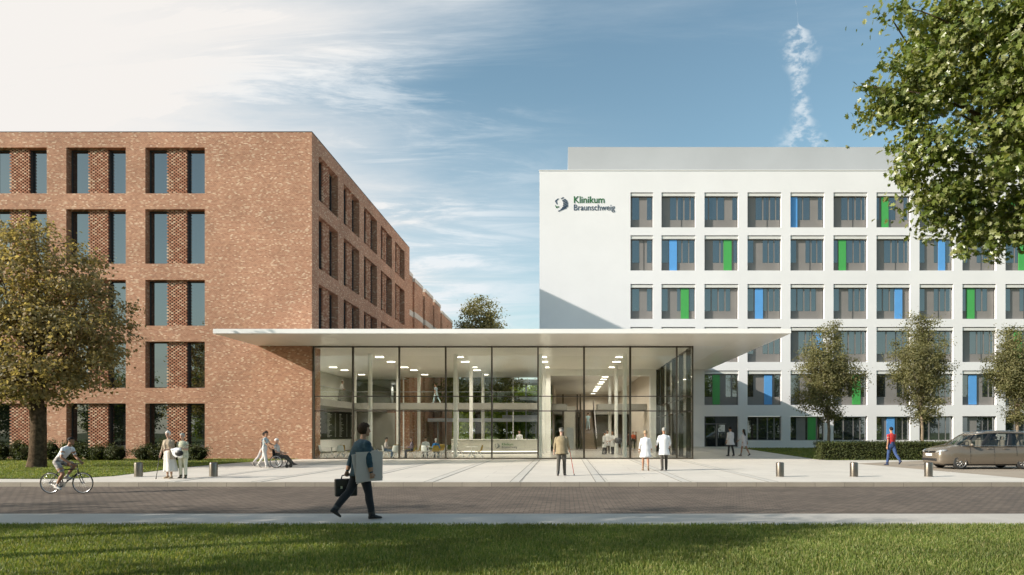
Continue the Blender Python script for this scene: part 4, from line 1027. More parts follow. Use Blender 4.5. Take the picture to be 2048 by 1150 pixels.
    rm = tmp.modifiers.new('remesh', 'REMESH'); rm.mode = 'VOXEL'; rm.voxel_size = vox; rm.use_smooth_shade = True
    smo = tmp.modifiers.new('smooth', 'SMOOTH'); smo.factor = 0.5; smo.iterations = 3
    dg = bpy.context.evaluated_depsgraph_get(); me = bpy.data.meshes.new_from_object(tmp.evaluated_get(dg))
    old = tmp.data; bpy.data.objects.remove(tmp); bpy.data.meshes.remove(old)
    me.name = 'body'; me.materials.clear()
    for mt in mats: me.materials.append(mt)
    mi = []
    for f in me.polygons:
        c_ = f.center
        i = ids[kd.find(c_)[1]]
        if i == 0:
            if min((c_-e_).length for e_ in ey) < 0.016: i = 4
            elif abs((c_-mouth).length) < 0.022 and abs((MH.transposed() @ (c_-mouth)).z) < 0.008: i = 5
        mi.append(i)
    me.polygons.foreach_set('material_index', mi)
    nrm_rng = np.random.default_rng(abs(hash(label)) % 9999 if False else len(label))
    me.transform(Matrix.Scale(S, 4)); me.update()
    link_mesh('body', me, T)
    # hair
    if hair:
        kind, hcx = hair; hm = MB(); nu, nv = 20, 14; rg = random.Random(len(label)); vs = []; fs = []
        for i in range(nv+1):
            th = math.pi*i/nv
            for k in range(nu):
                ph = 2*math.pi*k/nu; x, y, z = math.sin(th)*math.cos(ph), math.sin(th)*math.sin(ph), math.cos(th)
                front = y > 0.25
                cut = (0.42 if front else (-0.10 if y > -0.15 else -0.62)) if kind != 'long' else (0.45 if front else -0.9)
                if kind in ('bob', 'curly'): cut = 0.40 if y > 0.35 else -0.85
                r_ = 1.0+rg.uniform(-0.035, 0.05) if z > cut else 0.80
                if kind == 'curly' and z > cut: r_ *= 1.12+rg.uniform(-.06, .06)
                vs.append(hpnt(x*.086*r_, (y*.106-0.014)*r_, z*.107*r_+0.026))
        for i in range(nv):
            for k in range(nu): l = (k+1) % nu; fs.append((i*nu+k, (i+1)*nu+k, (i+1)*nu+l, i*nu+l))
        hm.add(vs, fs, 0, True)
        if kind == 'long':
            c0 = hpnt(0, -0.06, 0.0); hm.loft([[c+ax*a*math.cos(q)+fw*b*math.sin(q) for q in [2*math.pi*i/12 for i in range(12)]] for c, a, b in ((c0, .085, .05), (hpnt(0, -.075, -.10), .088, .042), (nb_-fw*0.085-sp*0.05, .095, .034), (nb_-fw*0.105-sp*0.20, .062, .022))])
        if kind == 'bun': hm.ball(hpnt(0, -0.115, 0.015), (.045, .040, .045), 10, 8)
        hm.v = [tuple(V3(q)*S) for q in hm.v]; hm.build('hair', HAIR[hcx], T)
    if hat:
        hm = MB(); hm.ball(hpnt(0, -0.012, 0.095), (.100, .118, .042), 18, 8, MH); hm.loft([[hpnt(x, y, z) for x, y, z in rr] for rr in ([(-.07, .085, .082), (.07, .085, .082), (.07, .085, .074), (-.07, .085, .074)], [(-.045, .150, .064), (.045, .150, .064), (.045, .150, .056), (-.045, .150, .056)])], smooth=False)
        hm.loft([[hpnt(.090*math.cos(q), -.012+.108*math.sin(q), z) for q in [2*math.pi*i/18 for i in range(18)]] for z in (0.055, 0.095)])
        hm.v = [tuple(V3(q)*S) for q in hm.v]; hm.build('hat', hat, T)
    def gown(name, z0, z1, mt, w0, w1, fold, openf=False, off=1.10, shift=(0, 0)):
        """a coat or skirt: folded loft from z1 (above the hip, along the spine) to z0 over the ground"""
        gm = MB(); rr = []; ks = 12; nn = 36
        for i in range(ks+1):
            t_ = i/ks; zz_ = z1+(z0-z1)*t_
            hgt = zz_-P.z
            if hgt >= 0:
                a = np.interp(hgt, [q[0] for q in prof], [q[1] for q in prof])*off*g; b = np.interp(hgt, [q[0] for q in prof], [q[2] for q in prof])*(off+0.06)*g
                cc_ = P+sp*hgt; e1, e2 = ax, fw
                if hgt > 0.30: b *= 1.0
                # ease straight down from the chest
                a = max(a, 0.150*off*g if (not fem or name == 'coat') else 0.13*off)
                if hgt > 0.42: a = min(a, np.interp(hgt, [0.42, 0.47, 0.52, 0.545], [0.185, 0.155, 0.10, 0.07])*off)
            else:
                q_ = min(1, -hgt/max(0.01, (P.z-z0))); a = (0.172+(w0-0.172)*q_)*g; b = (0.135+(w1-0.135)*q_)*g
                cc_ = V3((P.x+shift[0]*q_, P.y+shift[1]*q_, zz_)); e1, e2 = V3((1, 0, 0)), V3((0, 1, 0))
            fo = fold*max(0.0, min(1, (0.25-hgt)/0.4))
            row = []
            for j in range(nn):
                q = 2*math.pi*j/nn
                f_ = 1+fo*math.sin(7*q+0.9)+0.5*fo*math.sin(11*q+2.0)
                if openf and abs(q-math.pi/2) < 0.20+0.35*t_: f_ *= 0.55 if hgt > 0 else 0.25
                row.append(cc_+e1*a*f_*math.cos(q)+e2*b*f_*math.sin(q))
            rr.append(row)
        rr.append([cc_+(v_-cc_)*0.86 for v_ in rr[-1]])
        gm.loft(rr); gm.v = [tuple(V3(q)*S) for q in gm.v]; gm.build(name, mt, T)
    if coat: gown('coat', coat['z'], P.z+0.535, coat.get('m', top), coat.get('w', .215), coat.get('d', .165), coat.get('fold', .045), coat.get('open', False), coat.get('off', 1.12), coat.get('shift', (0, 0)))
    if skirt: gown('skirt', skirt['z'], P.z+0.12, skirt['m'], skirt.get('w', .22), skirt.get('d', .19), skirt.get('fold', .06), False, 1.08, skirt.get('shift', (0, 0)))
    Mw = Matrix.Translation(V3(loc)) @ Matrix.Rotation(rz, 4, 'Z')
    J = {}
    for sd, nm in ((-1, 'l'), (1, 'r')):
        s0, e, wv = arms[sd]; J[nm+'hand'] = Mw @ ((wv+(wv-e).normalized()*0.085)*S); J[nm+'wrist'] = Mw @ (wv*S)
    J['hip'] = Mw @ (P*S); J['M'] = Mw; J['root'] = T; J['head'] = Mw @ (hc*S)
    return J
def rod(name, label, cat, a, b, r, m, grip=None):
    a, b = V3(a), V3(b); o = thing(name, label, cat, b)
    mb = MB(); mb.tube([a-b, V3((0, 0, 0))], r, 8); mb.build('shaft', m, o)
    mb = MB(); dd = grip or V3((0, 0.06, 0)); mb.tube([a-b-dd*0.7, a-b, a-b+dd], r*1.6, 8); mb.build('handle', BLK, o)
    mb = MB(); mb.tube([(0, 0, 0.05), (0, 0, 0)], r*1.7, 8); mb.build('tip', M['rubber'], o)
    return o
def at(px, Y, z=0.0): return (PX(px, Y), Y, z)

# --- man in the denim jacket in front
J = person('man in a blue denim jacket and black trousers striding along the near pavement', at(722, 13.35), R(-48), 1.83, top=cloth('denim', (0.030, 0.058, 0.076), 0.30, 14), bottom=C((0.020, 0.020, 0.024)), skin='tan', hair=('curly', 'brown'),
           pose=dict(lean=4, lleg=(-25, 18, 1), rleg=(14, 5, 1), rarm=(-3, 10, 19), larm=(-22, 6, 12), turn=-20, curl=55), vox=0.008, bulk=1.30, coat=dict(z=0.82, w=.185, d=.16, off=1.14, fold=.04))
Mw = J['M']
rt = Mw.to_3x3() @ V3((1, 0, 0)); fwd = Mw.to_3x3() @ V3((0, 1, 0))
bd = thing('drawing_board', 'two large pale grey boards carried under the arm of the man in denim', 'board', tuple(V3(at(722, 13.35))+rt*0.275+fwd*(-0.03)+V3((0, 0, 1.06))), R(-48))
bd.rotation_euler = (R(5), R(4), R(-56))
for i, (xo, rx) in enumerate(((0.0, 6), (0.022, -4))):
    mb = MB(); mb.cbox((xo-0.01, 0.03+0.03*i, -0.02), (0.012, 0.52, 0.57), Matrix.Rotation(R(rx), 3, 'X')); mb.build('board', mat('grey_board', (0.54, 0.445, 0.40), 0.7, 0, 0.04), bd)
lh = J['lhand']
bg_ = thing('briefcase', 'black leather briefcase in the hand of the man in denim', 'briefcase', (lh.x, lh.y, lh.z-0.42), R(-62))
mb = MB(); mb.bbox(-0.07, -0.21, 0.0, 0.07, 0.21, 0.34, 0.025); mb.build('body', BLK, bg_)
mb = MB(); mb.bbox(-0.076, -0.212, 0.17, 0.076, 0.212, 0.345, 0.022); mb.build('flap', mat('leather_flap', (0.028, 0.02, 0.017), 0.38, 0, 0.2, 10), bg_)
mb = MB(); mb.tube([(0, -0.09, 0.34), (0, -0.075, 0.405), (0, 0, 0.425), (0, 0.075, 0.405), (0, 0.09, 0.34)], 0.013, 8); mb.build('handle', BLK, bg_)
for y in (-0.1, 0.1):
    mb = MB(); mb.cbox((0.080, y, 0.18), (0.012, 0.035, 0.05)); mb.build('buckle', M['steel'], bg_)

# --- two old women arm in arm
J = person('old woman in a beige cardigan and long white skirt leaning on a thin black stick', at(338, 25.2), R(172), 1.70, True, top=C((0.36, 0.29, 0.21)), bottom=C((0.06, 0.05, 0.045)), shoe=C((0.42, 0.33, 0.22)), skin='old', hair=('bob', 'white'),
           pose=dict(lean=3, lleg=(3, 4), rleg=(-2, 5), rarm=(6, 12, 12), larm=(0, 78, 10, 34), nod=10, turn=6), pants='none', coat=dict(z=0.74, w=.23, d=.18, m=C((0.40, 0.33, 0.245)), open=True, off=1.20), skirt=dict(z=0.27, w=.26, d=.20, m=C((0.66, 0.62, 0.57), 0.05), fold=.09, shift=(-0.07, 0)), vox=0.009, bulk=1.06)
h_ = J['rhand']; rod('walking_stick', 'thin black walking stick held by the woman in the beige cardigan', 'walking stick', (h_.x-0.01, h_.y, h_.z+0.0), (h_.x-0.06, h_.y-0.12, 0.0), 0.011, BLK)
J = person('old woman in a pale green blouse and cream trousers carrying a black handbag', at(366, 25.3), R(-176), 1.62, True, top=dotted('green_blouse', (0.42, 0.43, 0.30), (0.60, 0.60, 0.46), 30), bottom=C((0.66, 0.65, 0.52), 0.05), shoe=C((0.10, 0.08, 0.05)), skin='old', hair=('bob', 'grey'),
           pose=dict(lean=3, lleg=(2, 3), rleg=(-2, 4), rarm=(8, 82, 9, 32), larm=(10, 92, 8, 30), nod=14, turn=-8), sleeve='short', coat=dict(z=0.80, w=.20, d=.15, off=1.16, m=dotted('green_blouse_hem', (0.42, 0.43, 0.30), (0.60, 0.60, 0.46), 30)), vox=0.009, bulk=1.06)
h_ = (J['lhand']+J['rhand'])/2
o = thing('handbag', 'black handbag held in front of the woman in cream trousers', 'handbag', (h_.x+0.06, h_.y-0.06, h_.z-0.26))
mb = MB(); mb.ball((0, 0, 0.11), (0.155, 0.06, 0.115), 16, 10); mb.build('body', BLK, o); mb = MB(); mb.tube([(-0.1, 0, 0.17), (-0.07, 0, 0.26), (0.07, 0, 0.26), (0.1, 0, 0.17)], 0.01, 8); mb.build('handle', BLK, o)
o = thing('folded_jacket', 'white jacket folded over the forearms of the woman in cream trousers', 'jacket', (h_.x-0.08, h_.y-0.02, h_.z-0.32))
mb = MB(); mb.loft([[(x, 0.045*math.sin(q)-0.015+0.01*math.sin(x*50), z+0.5*w_*math.cos(q)) for q in [2*math.pi*i/10 for i in range(10)]] for x, z, w_ in ((-0.15, 0.30, 0.06), (-0.10, 0.22, 0.24), (0.0, 0.19, 0.36), (0.10, 0.20, 0.34), (0.19, 0.17, 0.40), (0.22, 0.15, 0.30))]); mb.build('cloth', WHITE, o)

# --- wheelchair party by the brick corner
YC = 33.0; wx = PX(561, YC)
WC = thing('wheelchair', 'black wheelchair with pale rims pushed past the brick corner', 'wheelchair', (wx, YC, 0), R(-90))
for sd in (-1, 1):
    mb = MB(); mb.tube([(sd*0.30, -0.08+0.30*math.cos(q), 0.31+0.30*math.sin(q)) for q in [2*math.pi*i/28 for i in range(28)]], 0.018, 8, closed=True); wh = mb.build('wheel', M['rubber'], WC)
    mb = MB(); mb.tube([(sd*0.335, -0.08+0.255*math.cos(q), 0.31+0.255*math.sin(q)) for q in [2*math.pi*i/28 for i in range(28)]], 0.012, 8, closed=True); mb.build('push_rim', M['steel'], wh)
    mb = MB(); mb.lathe([(0.045, sd*0.28), (0.045, sd*0.33)], 12, (0, -0.08, 0.31), axis='x')
    for i in range(10): q = 2*math.pi*i/10; mb.tube([(sd*0.30, -0.08, 0.31), (sd*0.30, -0.08+0.29*math.cos(q), 0.31+0.29*math.sin(q))], 0.005, 5)
    mb.build('spoke', M['steel'], wh)
    mb = MB(); mb.tube([(sd*0.22, 0.40+0.075*math.cos(q), 0.09+0.075*math.sin(q)) for q in [2*math.pi*i/16 for i in range(16)]], 0.017, 8, closed=True); mb.lathe([(0.07, sd*0.21), (0.07, sd*0.23)], 12, (0, 0.40, 0.09), axis='x'); mb.build('caster', M['rubber'], WC)
    mb = MB(); mb.tube([(sd*0.24, -0.44, 0.93), (sd*0.24, -0.30, 0.92), (sd*0.24, -0.26, 0.48), (sd*0.24, 0.30, 0.46), (sd*0.22, 0.40, 0.10)], 0.014, 8); mb.tube([(sd*0.24, -0.26, 0.70), (sd*0.24, 0.15, 0.70), (sd*0.24, 0.20, 0.46)], 0.013, 8); mb.tube([(sd*0.20, 0.30, 0.46), (sd*0.16, 0.62, 0.14)], 0.012, 8); mb.build('frame', M['black'], WC)
    mb = MB(); mb.cbox((sd*0.13, 0.66, 0.13), (0.16, 0.20, 0.02), Matrix.Rotation(R(12), 3, 'X')); mb.build('footrest', M['black'], WC)
mb = MB(); mb.bbox(-0.22, -0.24, 0.44, 0.22, 0.24, 0.50, 0.015); mb.build('seat', M['black'], WC); mb = MB(); mb.bbox(-0.23, -0.30, 0.50, 0.23, -0.26, 0.90, 0.012); mb.build('backrest', M['black'], WC)
person('white haired person in a pale shirt and dark trousers seated in the wheelchair', (wx, YC, 0), R(-90), 1.70, top=C((0.55, 0.52, 0.48)), bottom=C((0.075, 0.065, 0.05)), skin='old', hair=('short', 'white'), sleeve='short',
       pose=dict(hip=(-0.14, 0.60), lean=-6, nod=16, lleg=('ik', (-0.12, 0.56, 0.24), 5), rleg=('ik', (0.12, 0.60, 0.24), 5), larm=(12, 62, 10, 12), rarm=(12, 62, 10, 12)), vox=0.010)
person('woman in a grey blue top and off white trousers pushing the wheelchair', (wx-0.62, YC-0.35, 0), R(-90), 1.72, True, top=C((0.36, 0.41, 0.42)), bottom=C((0.60, 0.57, 0.54), 0.05), shoe=C((0.40, 0.37, 0.33)), skin='tan', hair=('bun', 'dark'), sleeve='short',
       pose=dict(lean=6, lleg=(-16, 18), rleg=(12, 3), larm=(30, 40, 8), rarm=(26, 34, 8), nod=8, curl=60), vox=0.010)
person('woman in a dark red patterned top walking beside the wheelchair pusher', (wx-1.04, YC+0.45, 0), R(-90), 1.68, True, top=dotted('red_pattern', (0.055, 0.018, 0.018), (0.35, 0.28, 0.27), 26), bottom=C((0.52, 0.48, 0.47), 0.05), shoe=C((0.20, 0.17, 0.15)), skin='tan', hair=('bob', 'dark'), sleeve='short',
       pose=dict(lean=5, lleg=(14, 3), rleg=(-26, 16), larm=(14, 22, 8), rarm=(-12, 16, 8), nod=4), vox=0.010)

# --- old man with cap and red stick
J = person('old man in a tan jacket and flat cap walking with a red stick', at(1123, 26.9), R(-6), 1.82, top=C((0.27, 0.215, 0.13)), bottom=C((0.085, 0.078, 0.066)), skin='old', hair=('short', 'grey'), hat=C((0.13, 0.12, 0.10)),
           pose=dict(lean=7, lleg=(-10, 10), rleg=(6, 3), larm=(-6, 10, 13), rarm=(10, 38, 13), nod=10, tilt=-1, curl=55), coat=dict(z=0.82, w=.225, d=.19, off=1.2, fold=.05), vox=0.009, bulk=1.14)
h_ = J['rhand']; rod('walking_stick', 'thin red walking stick of the old man with the cap', 'walking stick', (h_.x, h_.y, h_.z+0.0), (h_.x+0.17, h_.y-0.05, 0.0), 0.012, mat('red_lacquer', (0.55, 0.035, 0.02), 0.35))

# --- doctors walking to the doors
person('woman in a white lab coat with bare legs and pinned up blond hair', at(1291, 30.4), R(-4), 1.74, True, top=WHITE, bottom=SK['tan'], shoe=C((0.20, 0.13, 0.08)), skin='tan', hair=('bun', 'blond'), pants='none',
       pose=dict(lleg=(9, 3), rleg=(-14, 16), larm=(-12, 14, 16), rarm=(10, 14, 16), curl=35), coat=dict(z=0.60, w=.245, d=.20, off=1.22, fold=.05), vox=0.009, bulk=1.08)
person('man in a white lab coat and dark trousers with grey hair walking to the lobby', at(1328, 30.5), R(4), 1.86, top=WHITE, bottom=C((0.07, 0.062, 0.052)), skin='tan', hair=('short', 'grey'),
       pose=dict(lleg=(-8, 8), rleg=(7, 3), larm=(14, 48, 18, 10), rarm=(10, 40, 18, 8), nod=6), coat=dict(z=0.66, w=.225, d=.175, off=1.2, fold=.05), vox=0.009, bulk=1.08)
# --- pair at the side entrance
def gz(y): return ramp(0, y)+0.001
Yp = 47.2
person('man in a pale lab coat walking to the side entrance of the white building', at(1461, Yp, gz(Yp)), R(28), 1.95, top=C((0.60, 0.56, 0.56), 0.04), bottom=DARKT, skin='tan', hair=('short', 'dark'),
       pose=dict(lleg=(6, 3), rleg=(-8, 8), larm=(-8, 24, 16), rarm=(8, 24, 16), turn=-20), coat=dict(z=0.70, w=.25, d=.20, off=1.2, fold=.06, m=C((0.60, 0.56, 0.56), 0.04)), vox=0.011, bulk=1.12)
person('woman in a pale coat with long black hair beside the side entrance', at(1488, Yp+0.2, gz(Yp)), R(38), 1.82, True, top=C((0.56, 0.50, 0.50), 0.04), bottom=SK['tan'], skin='tan', hair=('long', 'dark'), pants='none',
       pose=dict(lleg=(14, 4), rleg=(-18, 14), larm=(24, 30, 10), rarm=(-16, 12, 10)), coat=dict(z=0.66, w=.19, d=.17, off=1.1, m=C((0.56, 0.50, 0.50), 0.04)), vox=0.011)
# --- man in red
person('man in a red T-shirt and blue jeans walking past the clipped hedge', at(1783, 35.3), R(14), 1.93, top=C((0.42, 0.030, 0.030)), bottom=cloth('jeans', (0.035, 0.065, 0.16), 0.25, 14), shoe=C((0.03, 0.035, 0.06)), skin='tan', hair=('short', 'dark'), sleeve='short',
       pose=dict(lleg=(12, 3), rleg=(-22, 22), larm=(-10, 14, 10), rarm=(12, 18, 8), nod=4), vox=0.009, bulk=1.05)

# ================================================================== cyclist
YB = 20.6; xb = PX(132, YB); GZ = -0.14; bs = 0.94
BK = thing('bicycle', 'black city bicycle ridden along the paved road', 'bicycle', (xb, YB, GZ), R(-90)); BK.scale = (bs,)*3
rw, fwv, wr_ = V3((0, -0.50, 0.34)), V3((0, 0.54, 0.34)), 0.325
for c in (rw, fwv):
    mb = MB(); mb.tube([(0, c.y+wr_*math.cos(q), c.z+wr_*math.sin(q)) for q in [2*math.pi*i/40 for i in range(40)]], 0.016, 8, closed=True); wo = mb.build('wheel', M['rubber'], BK)
    mb = MB(); mb.tube([(0, c.y+(wr_-.022)*math.cos(q), c.z+(wr_-.022)*math.sin(q)) for q in [2*math.pi*i/40 for i in range(40)]], 0.009, 6, closed=True); mb.build('rim', M['steel'], wo)
    mb = MB(); mb.lathe([(0.025, -0.05), (0.025, 0.05)], 10, (0, c.y, c.z), axis='x')
    for i in range(18): q = 2*math.pi*i/18; mb.tube([(0.03*(-1)**i, c.y, c.z), (0, c.y+.31*math.cos(q), c.z+.31*math.sin(q))], 0.0022, 4)
    mb.build('spoke', M['steel'], wo)
bb, st, ht, hb_ = V3((0, -0.08, 0.29)), V3((0, -0.22, 0.80)), V3((0, 0.36, 0.82)), V3((0, 0.40, 0.68))
mb = MB()
for a, b in ((bb, st), (st+V3((0, 0, -.05)), ht+V3((0, 0, -.03))), (bb, hb_), (ht, hb_)): mb.tube([a, b], 0.018, 8)
for sd in (-1, 1): mb.tube([bb+V3((sd*.02, 0, 0)), rw+V3((sd*.05, 0, 0))], 0.010, 6); mb.tube([st+V3((sd*.015, 0, -.06)), rw+V3((sd*.05, 0, 0))], 0.009, 6)
mb.build('frame', M['black'], BK)
mb = MB()
for sd in (-1, 1): mb.tube([hb_+V3((sd*.05, 0, -.02)), (sd*.055, 0.47, 0.50), fwv+V3((sd*.055, 0, 0))], [.016, .014, .010], 8)
mb.tube([hb_+V3((-.05, 0, -.02)), hb_+V3((.05, 0, -.02))], .018, 8); mb.build('fork', M['black'], BK)
mb = MB(); mb.tube([ht, ht+V3((0, -0.005, 0.12)), (0, 0.42, 0.965)], 0.014, 8); mb.tube([(-0.29, 0.36, 0.975), (-0.12, 0.42, 0.965), (0.12, 0.42, 0.965), (0.29, 0.36, 0.975)], 0.012, 8); mb.build('handlebar', M['black'], BK)
mb = MB(); mb.tube([st, (0, -0.26, 0.92)], 0.013, 8); mb.loft([[(w_*math.cos(q), y, 0.94+h2*math.sin(q)) for q in [2*math.pi*i/12 for i in range(12)]] for y, w_, h2 in ((-0.39, .05, .02), (-0.34, .085, .032), (-0.24, .06, .028), (-0.12, .022, .02), (-0.09, .012, .012))]); mb.build('saddle', M['black'], BK)
mb = MB(); mb.lathe([(0.095, 0.028), (0.095, 0.034)], 24, (0, bb.y, bb.z), axis='x'); mb.lathe([(0.04, 0.028), (0.04, 0.034)], 16, (0, rw.y, rw.z), axis='x')
for s_ in (0.09, -0.09): mb.tube([(0.031, bb.y, bb.z+s_), (0.031, rw.y, rw.z+s_*0.42)], 0.004, 5)
mb.build('chain', M['steel'], BK)
pr, pl_ = V3((0.10, bb.y-0.09, bb.z-0.145)), V3((-0.10, bb.y+0.09, bb.z+0.145))
for sd, q in ((1, pr), (-1, pl_)):
    mb = MB(); mb.tube([(sd*.055, bb.y, bb.z), (sd*.06, q.y, q.z)], 0.011, 6); mb.cbox((sd*.11, q.y, q.z), (0.09, 0.085, 0.02)); mb.build('pedal', M['black'], BK)
ks = bs/(1.74/1.75)
person('cyclist in a white T-shirt and pale checked shorts riding along the road', (xb, YB, GZ), R(-90), 1.74, top=C((0.74, 0.74, 0.75), 0.03), bottom=checked('check_shorts', (0.50, 0.46, 0.42), (0.20, 0.18, 0.19), 11.0), shoe=C((0.62, 0.60, 0.57)), skin='tan', hair=('short', 'dark'), sleeve='short', pants='short',
       pose=dict(hip=(-0.245*ks, 1.035*ks), lean=36, nod=6, rleg=('ik', tuple((pr+V3((0.0, -0.06, 0.105)))*ks), 14), lleg=('ik', tuple((pl_+V3((0, -0.06, 0.105)))*ks), 4),
                 rarm=('ik', (0.27*ks, 0.29*ks, 1.00*ks), (0.6, -0.3, -0.7)), larm=('ik', (-0.27*ks, 0.29*ks, 1.00*ks), (-0.6, -0.3, -0.7)), curl=50), vox=0.009)

# ================================================================== bollards
for i, (px, lab) in enumerate(((277, 'steel bollard left of the old women by the lawn edge'), (427, 'steel bollard right of the old women on the plaza'), (1560, 'leftmost of the three steel bollards right of the entrance'), (1708, 'steel bollard on the plaza in front of the clipped hedge'), (1857, 'steel bollard in front of the nose of the car'))):
    if i == 0:
        bo = thing('bollard', lab, 'bollard', at(px, 26.3), 0, 'steel bollards along the kerb')
        mb = MB(); mb.lathe([(0.150, 0.0), (0.150, 0.515), (0.145, 0.53)], 28, caps=False); mb.build('post', M['bollard'], bo)
        mb = MB(); mb.lathe([(0.145, 0.53), (0.130, 0.548), (0.07, 0.556), (0.001, 0.558)], 28, caps=False); mb.build('cap', M['bollard'], bo)
        mb = MB(); mb.lathe([(0.165, 0.001), (0.165, 0.010), (0.151, 0.012)], 28, caps=False); mb.build('base_ring', M['slot'], bo)
        b0 = bo
    else:
        c = copy_tree(b0); c.location = at(px, 26.3); c['label'] = lab
# ================================================================== car (nose toward -X)
PAINT = mat('car_paint', (0.165, 0.135, 0.103), 0.25, 0.30, 0.02, 1.0, 0, 1, 0.5, 0.8)
def car_glass():
    m, t = new_mat('car_glass')
    f = t.n('ShaderNodeLayerWeight', {0: 0.5}).outputs['Facing']
    f = t.m('MULTIPLY_ADD', t.m('POWER', f, 4.0), 0.8, 0.07, clamp=True)
    mx = t.n('ShaderNodeMixShader', {0: f, 1: t.n('ShaderNodeBsdfTransparent', {0: (0.62, 0.63, 0.60, 1)}).outputs[0], 2: t.n('ShaderNodeBsdfGlossy', {'Roughness': 0.02}).outputs[0]}); fin(t, mx); return m
CARG = car_glass()
CHROME = mat('chrome', (0.75, 0.74, 0.72), 0.12, 1.0, 0.02)
KX, KY = 17.25, 32.35
CAR = thing('parked_car', 'taupe people carrier with alloy wheels parked on the drive at the picture edge', 'car', (KX, KY, 0.004))
def lerp_t(x, tab): return float(np.interp(x, [a for a, b in tab], [b for a, b in tab]))
ztab = [(0, .66), (.03, .77), (.10, .865), (.30, .965), (.60, 1.06), (.92, 1.125), (1.15, 1.10), (1.6, 1.075), (4.2, 1.10), (4.6, 1.10), (4.80, 1.0), (4.86, .85)]
wtab = [(0, .52), (.03, .66), (.10, .775), (.25, .865), (.5, .915), (.9, .935), (2.4, .95), (4.0, .94), (4.5, .90), (4.75, .82), (4.86, .70)]
btab = [(0, .33), (.06, .25), (.3, .21), (1, .20), (4.2, .20), (4.6, .26), (4.86, .40)]
sts = [0, .015, .05, .10, .18, .30, .45, .62, .8, .95, 1.1, 1.35, 1.7, 2.1, 2.5, 2.9, 3.3, 3.6, 3.9, 4.2, 4.45, 4.62, 4.75, 4.82, 4.86]
rings = []
for x in sts:
    zt, w_, zb = lerp_t(x, ztab), lerp_t(x, wtab), lerp_t(x, btab)
    H_ = zt-zb
    half = [(0.0, zb), (w_*.80, zb), (w_*.95, zb+.05*H_), (w_*.985, zb+.16*H_), (w_, zb+.38*H_), (w_*.995, zb+.58*H_), (w_*.97, zb+.76*H_), (w_*.935, zb+.86*H_), (w_*.87, zb+.945*H_), (w_*.72, zb+.985*H_), (w_*.4, zb+1.0*H_+.012), (0, zt+.018)]
    rings.append([V3((x, y, z)) for y, z in half]+[V3((x, -y, z)) for y, z in reversed(half[1:-1])])
mb = MB(); mb.loft(rings); body = mb.build('body', PAINT, CAR)
AX = (0.98, 3.90); WR = 0.335
cut = MB()
for xa in AX:
    for sd in (-1, 1): cut.lathe([(0.385, sd*0.66), (0.385, sd*1.05)], 32, (xa, 0, WR), axis='y')
co = cut.build('cutter', PAINT); bo_ = body.modifiers.new('arch', 'BOOLEAN'); bo_.object = co; bo_.operation = 'DIFFERENCE'; bo_.solver = 'EXACT'
dg = bpy.context.evaluated_depsgraph_get(); nm_ = bpy.data.meshes.new_from_object(body.evaluated_get(dg)); body.modifiers.clear(); body.data = nm_; bpy.data.objects.remove(co)
body.data.polygons.foreach_set('use_smooth', [True]*len(body.data.polygons))
try: body.data.set_sharp_from_angle(angle=R(32))
except Exception: pass
def gh(x, t):   # greenhouse surface at level t
    rz_ = lerp_t(x, [(1.0, 1.44), (1.7, 1.63), (2.3, 1.715), (3.1, 1.745), (4.0, 1.72), (4.6, 1.64)])
    return 1.07+(rz_-1.07)*t
def ghring(t, grow=0.0, n_c=6):
    fx = lerp_t(t, [(0, .84), (.5, 1.22), (.88, 1.58), (1, 1.85)])-grow; rx = lerp_t(t, [(0, 4.72), (.5, 4.62), (.88, 4.50), (1, 4.35)])+grow
    hw_ = lerp_t(t, [(0, .865), (.5, .79), (.88, .70), (1, .60)])+grow; fo = []
    pts = []
    cr = .26*(1-t*.4)
    for k in range(9): q = k/8; pts.append((fx+(-0.16*(1-(2*q-1)**2)+.16)*1.0-.0, -hw_*.80+2*hw_*.80*q))     # curved windscreen
    for k in range(1, n_c+1): q = k/n_c; pts.append((fx+.16+cr*q**1.4, hw_*(.80+.20*math.sin(q*math.pi/2))))
    for k in range(1, 14): q = k/14; pts.append((fx+.16+cr+(rx-.12-fx-.16-cr)*q, hw_*(1+.012*math.sin(q*math.pi))))
    for k in range(0, 5): q = k/4; pts.append((rx-.12+.12*math.sin(q*math.pi/2), hw_*(1-.14*(1-math.cos(q*math.pi/2)))))
    for k in range(1, 6): q = k/6; pts.append((rx+.03*math.sin(q*math.pi), hw_*.86*(1-2*q)))
    for k in range(0, 5): q = 1-k/4; pts.append((rx-.12+.12*math.sin(q*math.pi/2), -hw_*(1-.14*(1-math.cos(q*math.pi/2)))))
    for k in range(1, 14): q = 1-k/14; pts.append((fx+.16+cr+(rx-.12-fx-.16-cr)*q, -hw_*(1+.012*math.sin(q*math.pi))))
    for k in range(1, n_c+1): q = 1-k/n_c; pts.append((fx+.16+cr*max(q, .001)**1.4, -hw_*(.80+.20*math.sin(q*math.pi/2))))
    return [V3((x, y, gh(x, t)+grow*0.6)) for x, y in pts]
mb = MB(); mb.loft([ghring(t) for t in (-.02, .25, .5, .72, .88, .93)], caps=False); mb.build('window', CARG, CAR)
mb = MB(); rr = [ghring(t, g_) for t, g_ in ((.90, .004), (.90, .012), (.94, .012), (.975, .008), (1.0, 0.0))]; mb.loft(rr, caps=True)
tp = ghring(1.0); inn = [V3((3.0+(p.x-3.0)*.6, p.y*.6, p.z+.03)) for p in tp]; mb.loft([tp, inn]); mb.build('roof', PAINT, CAR)
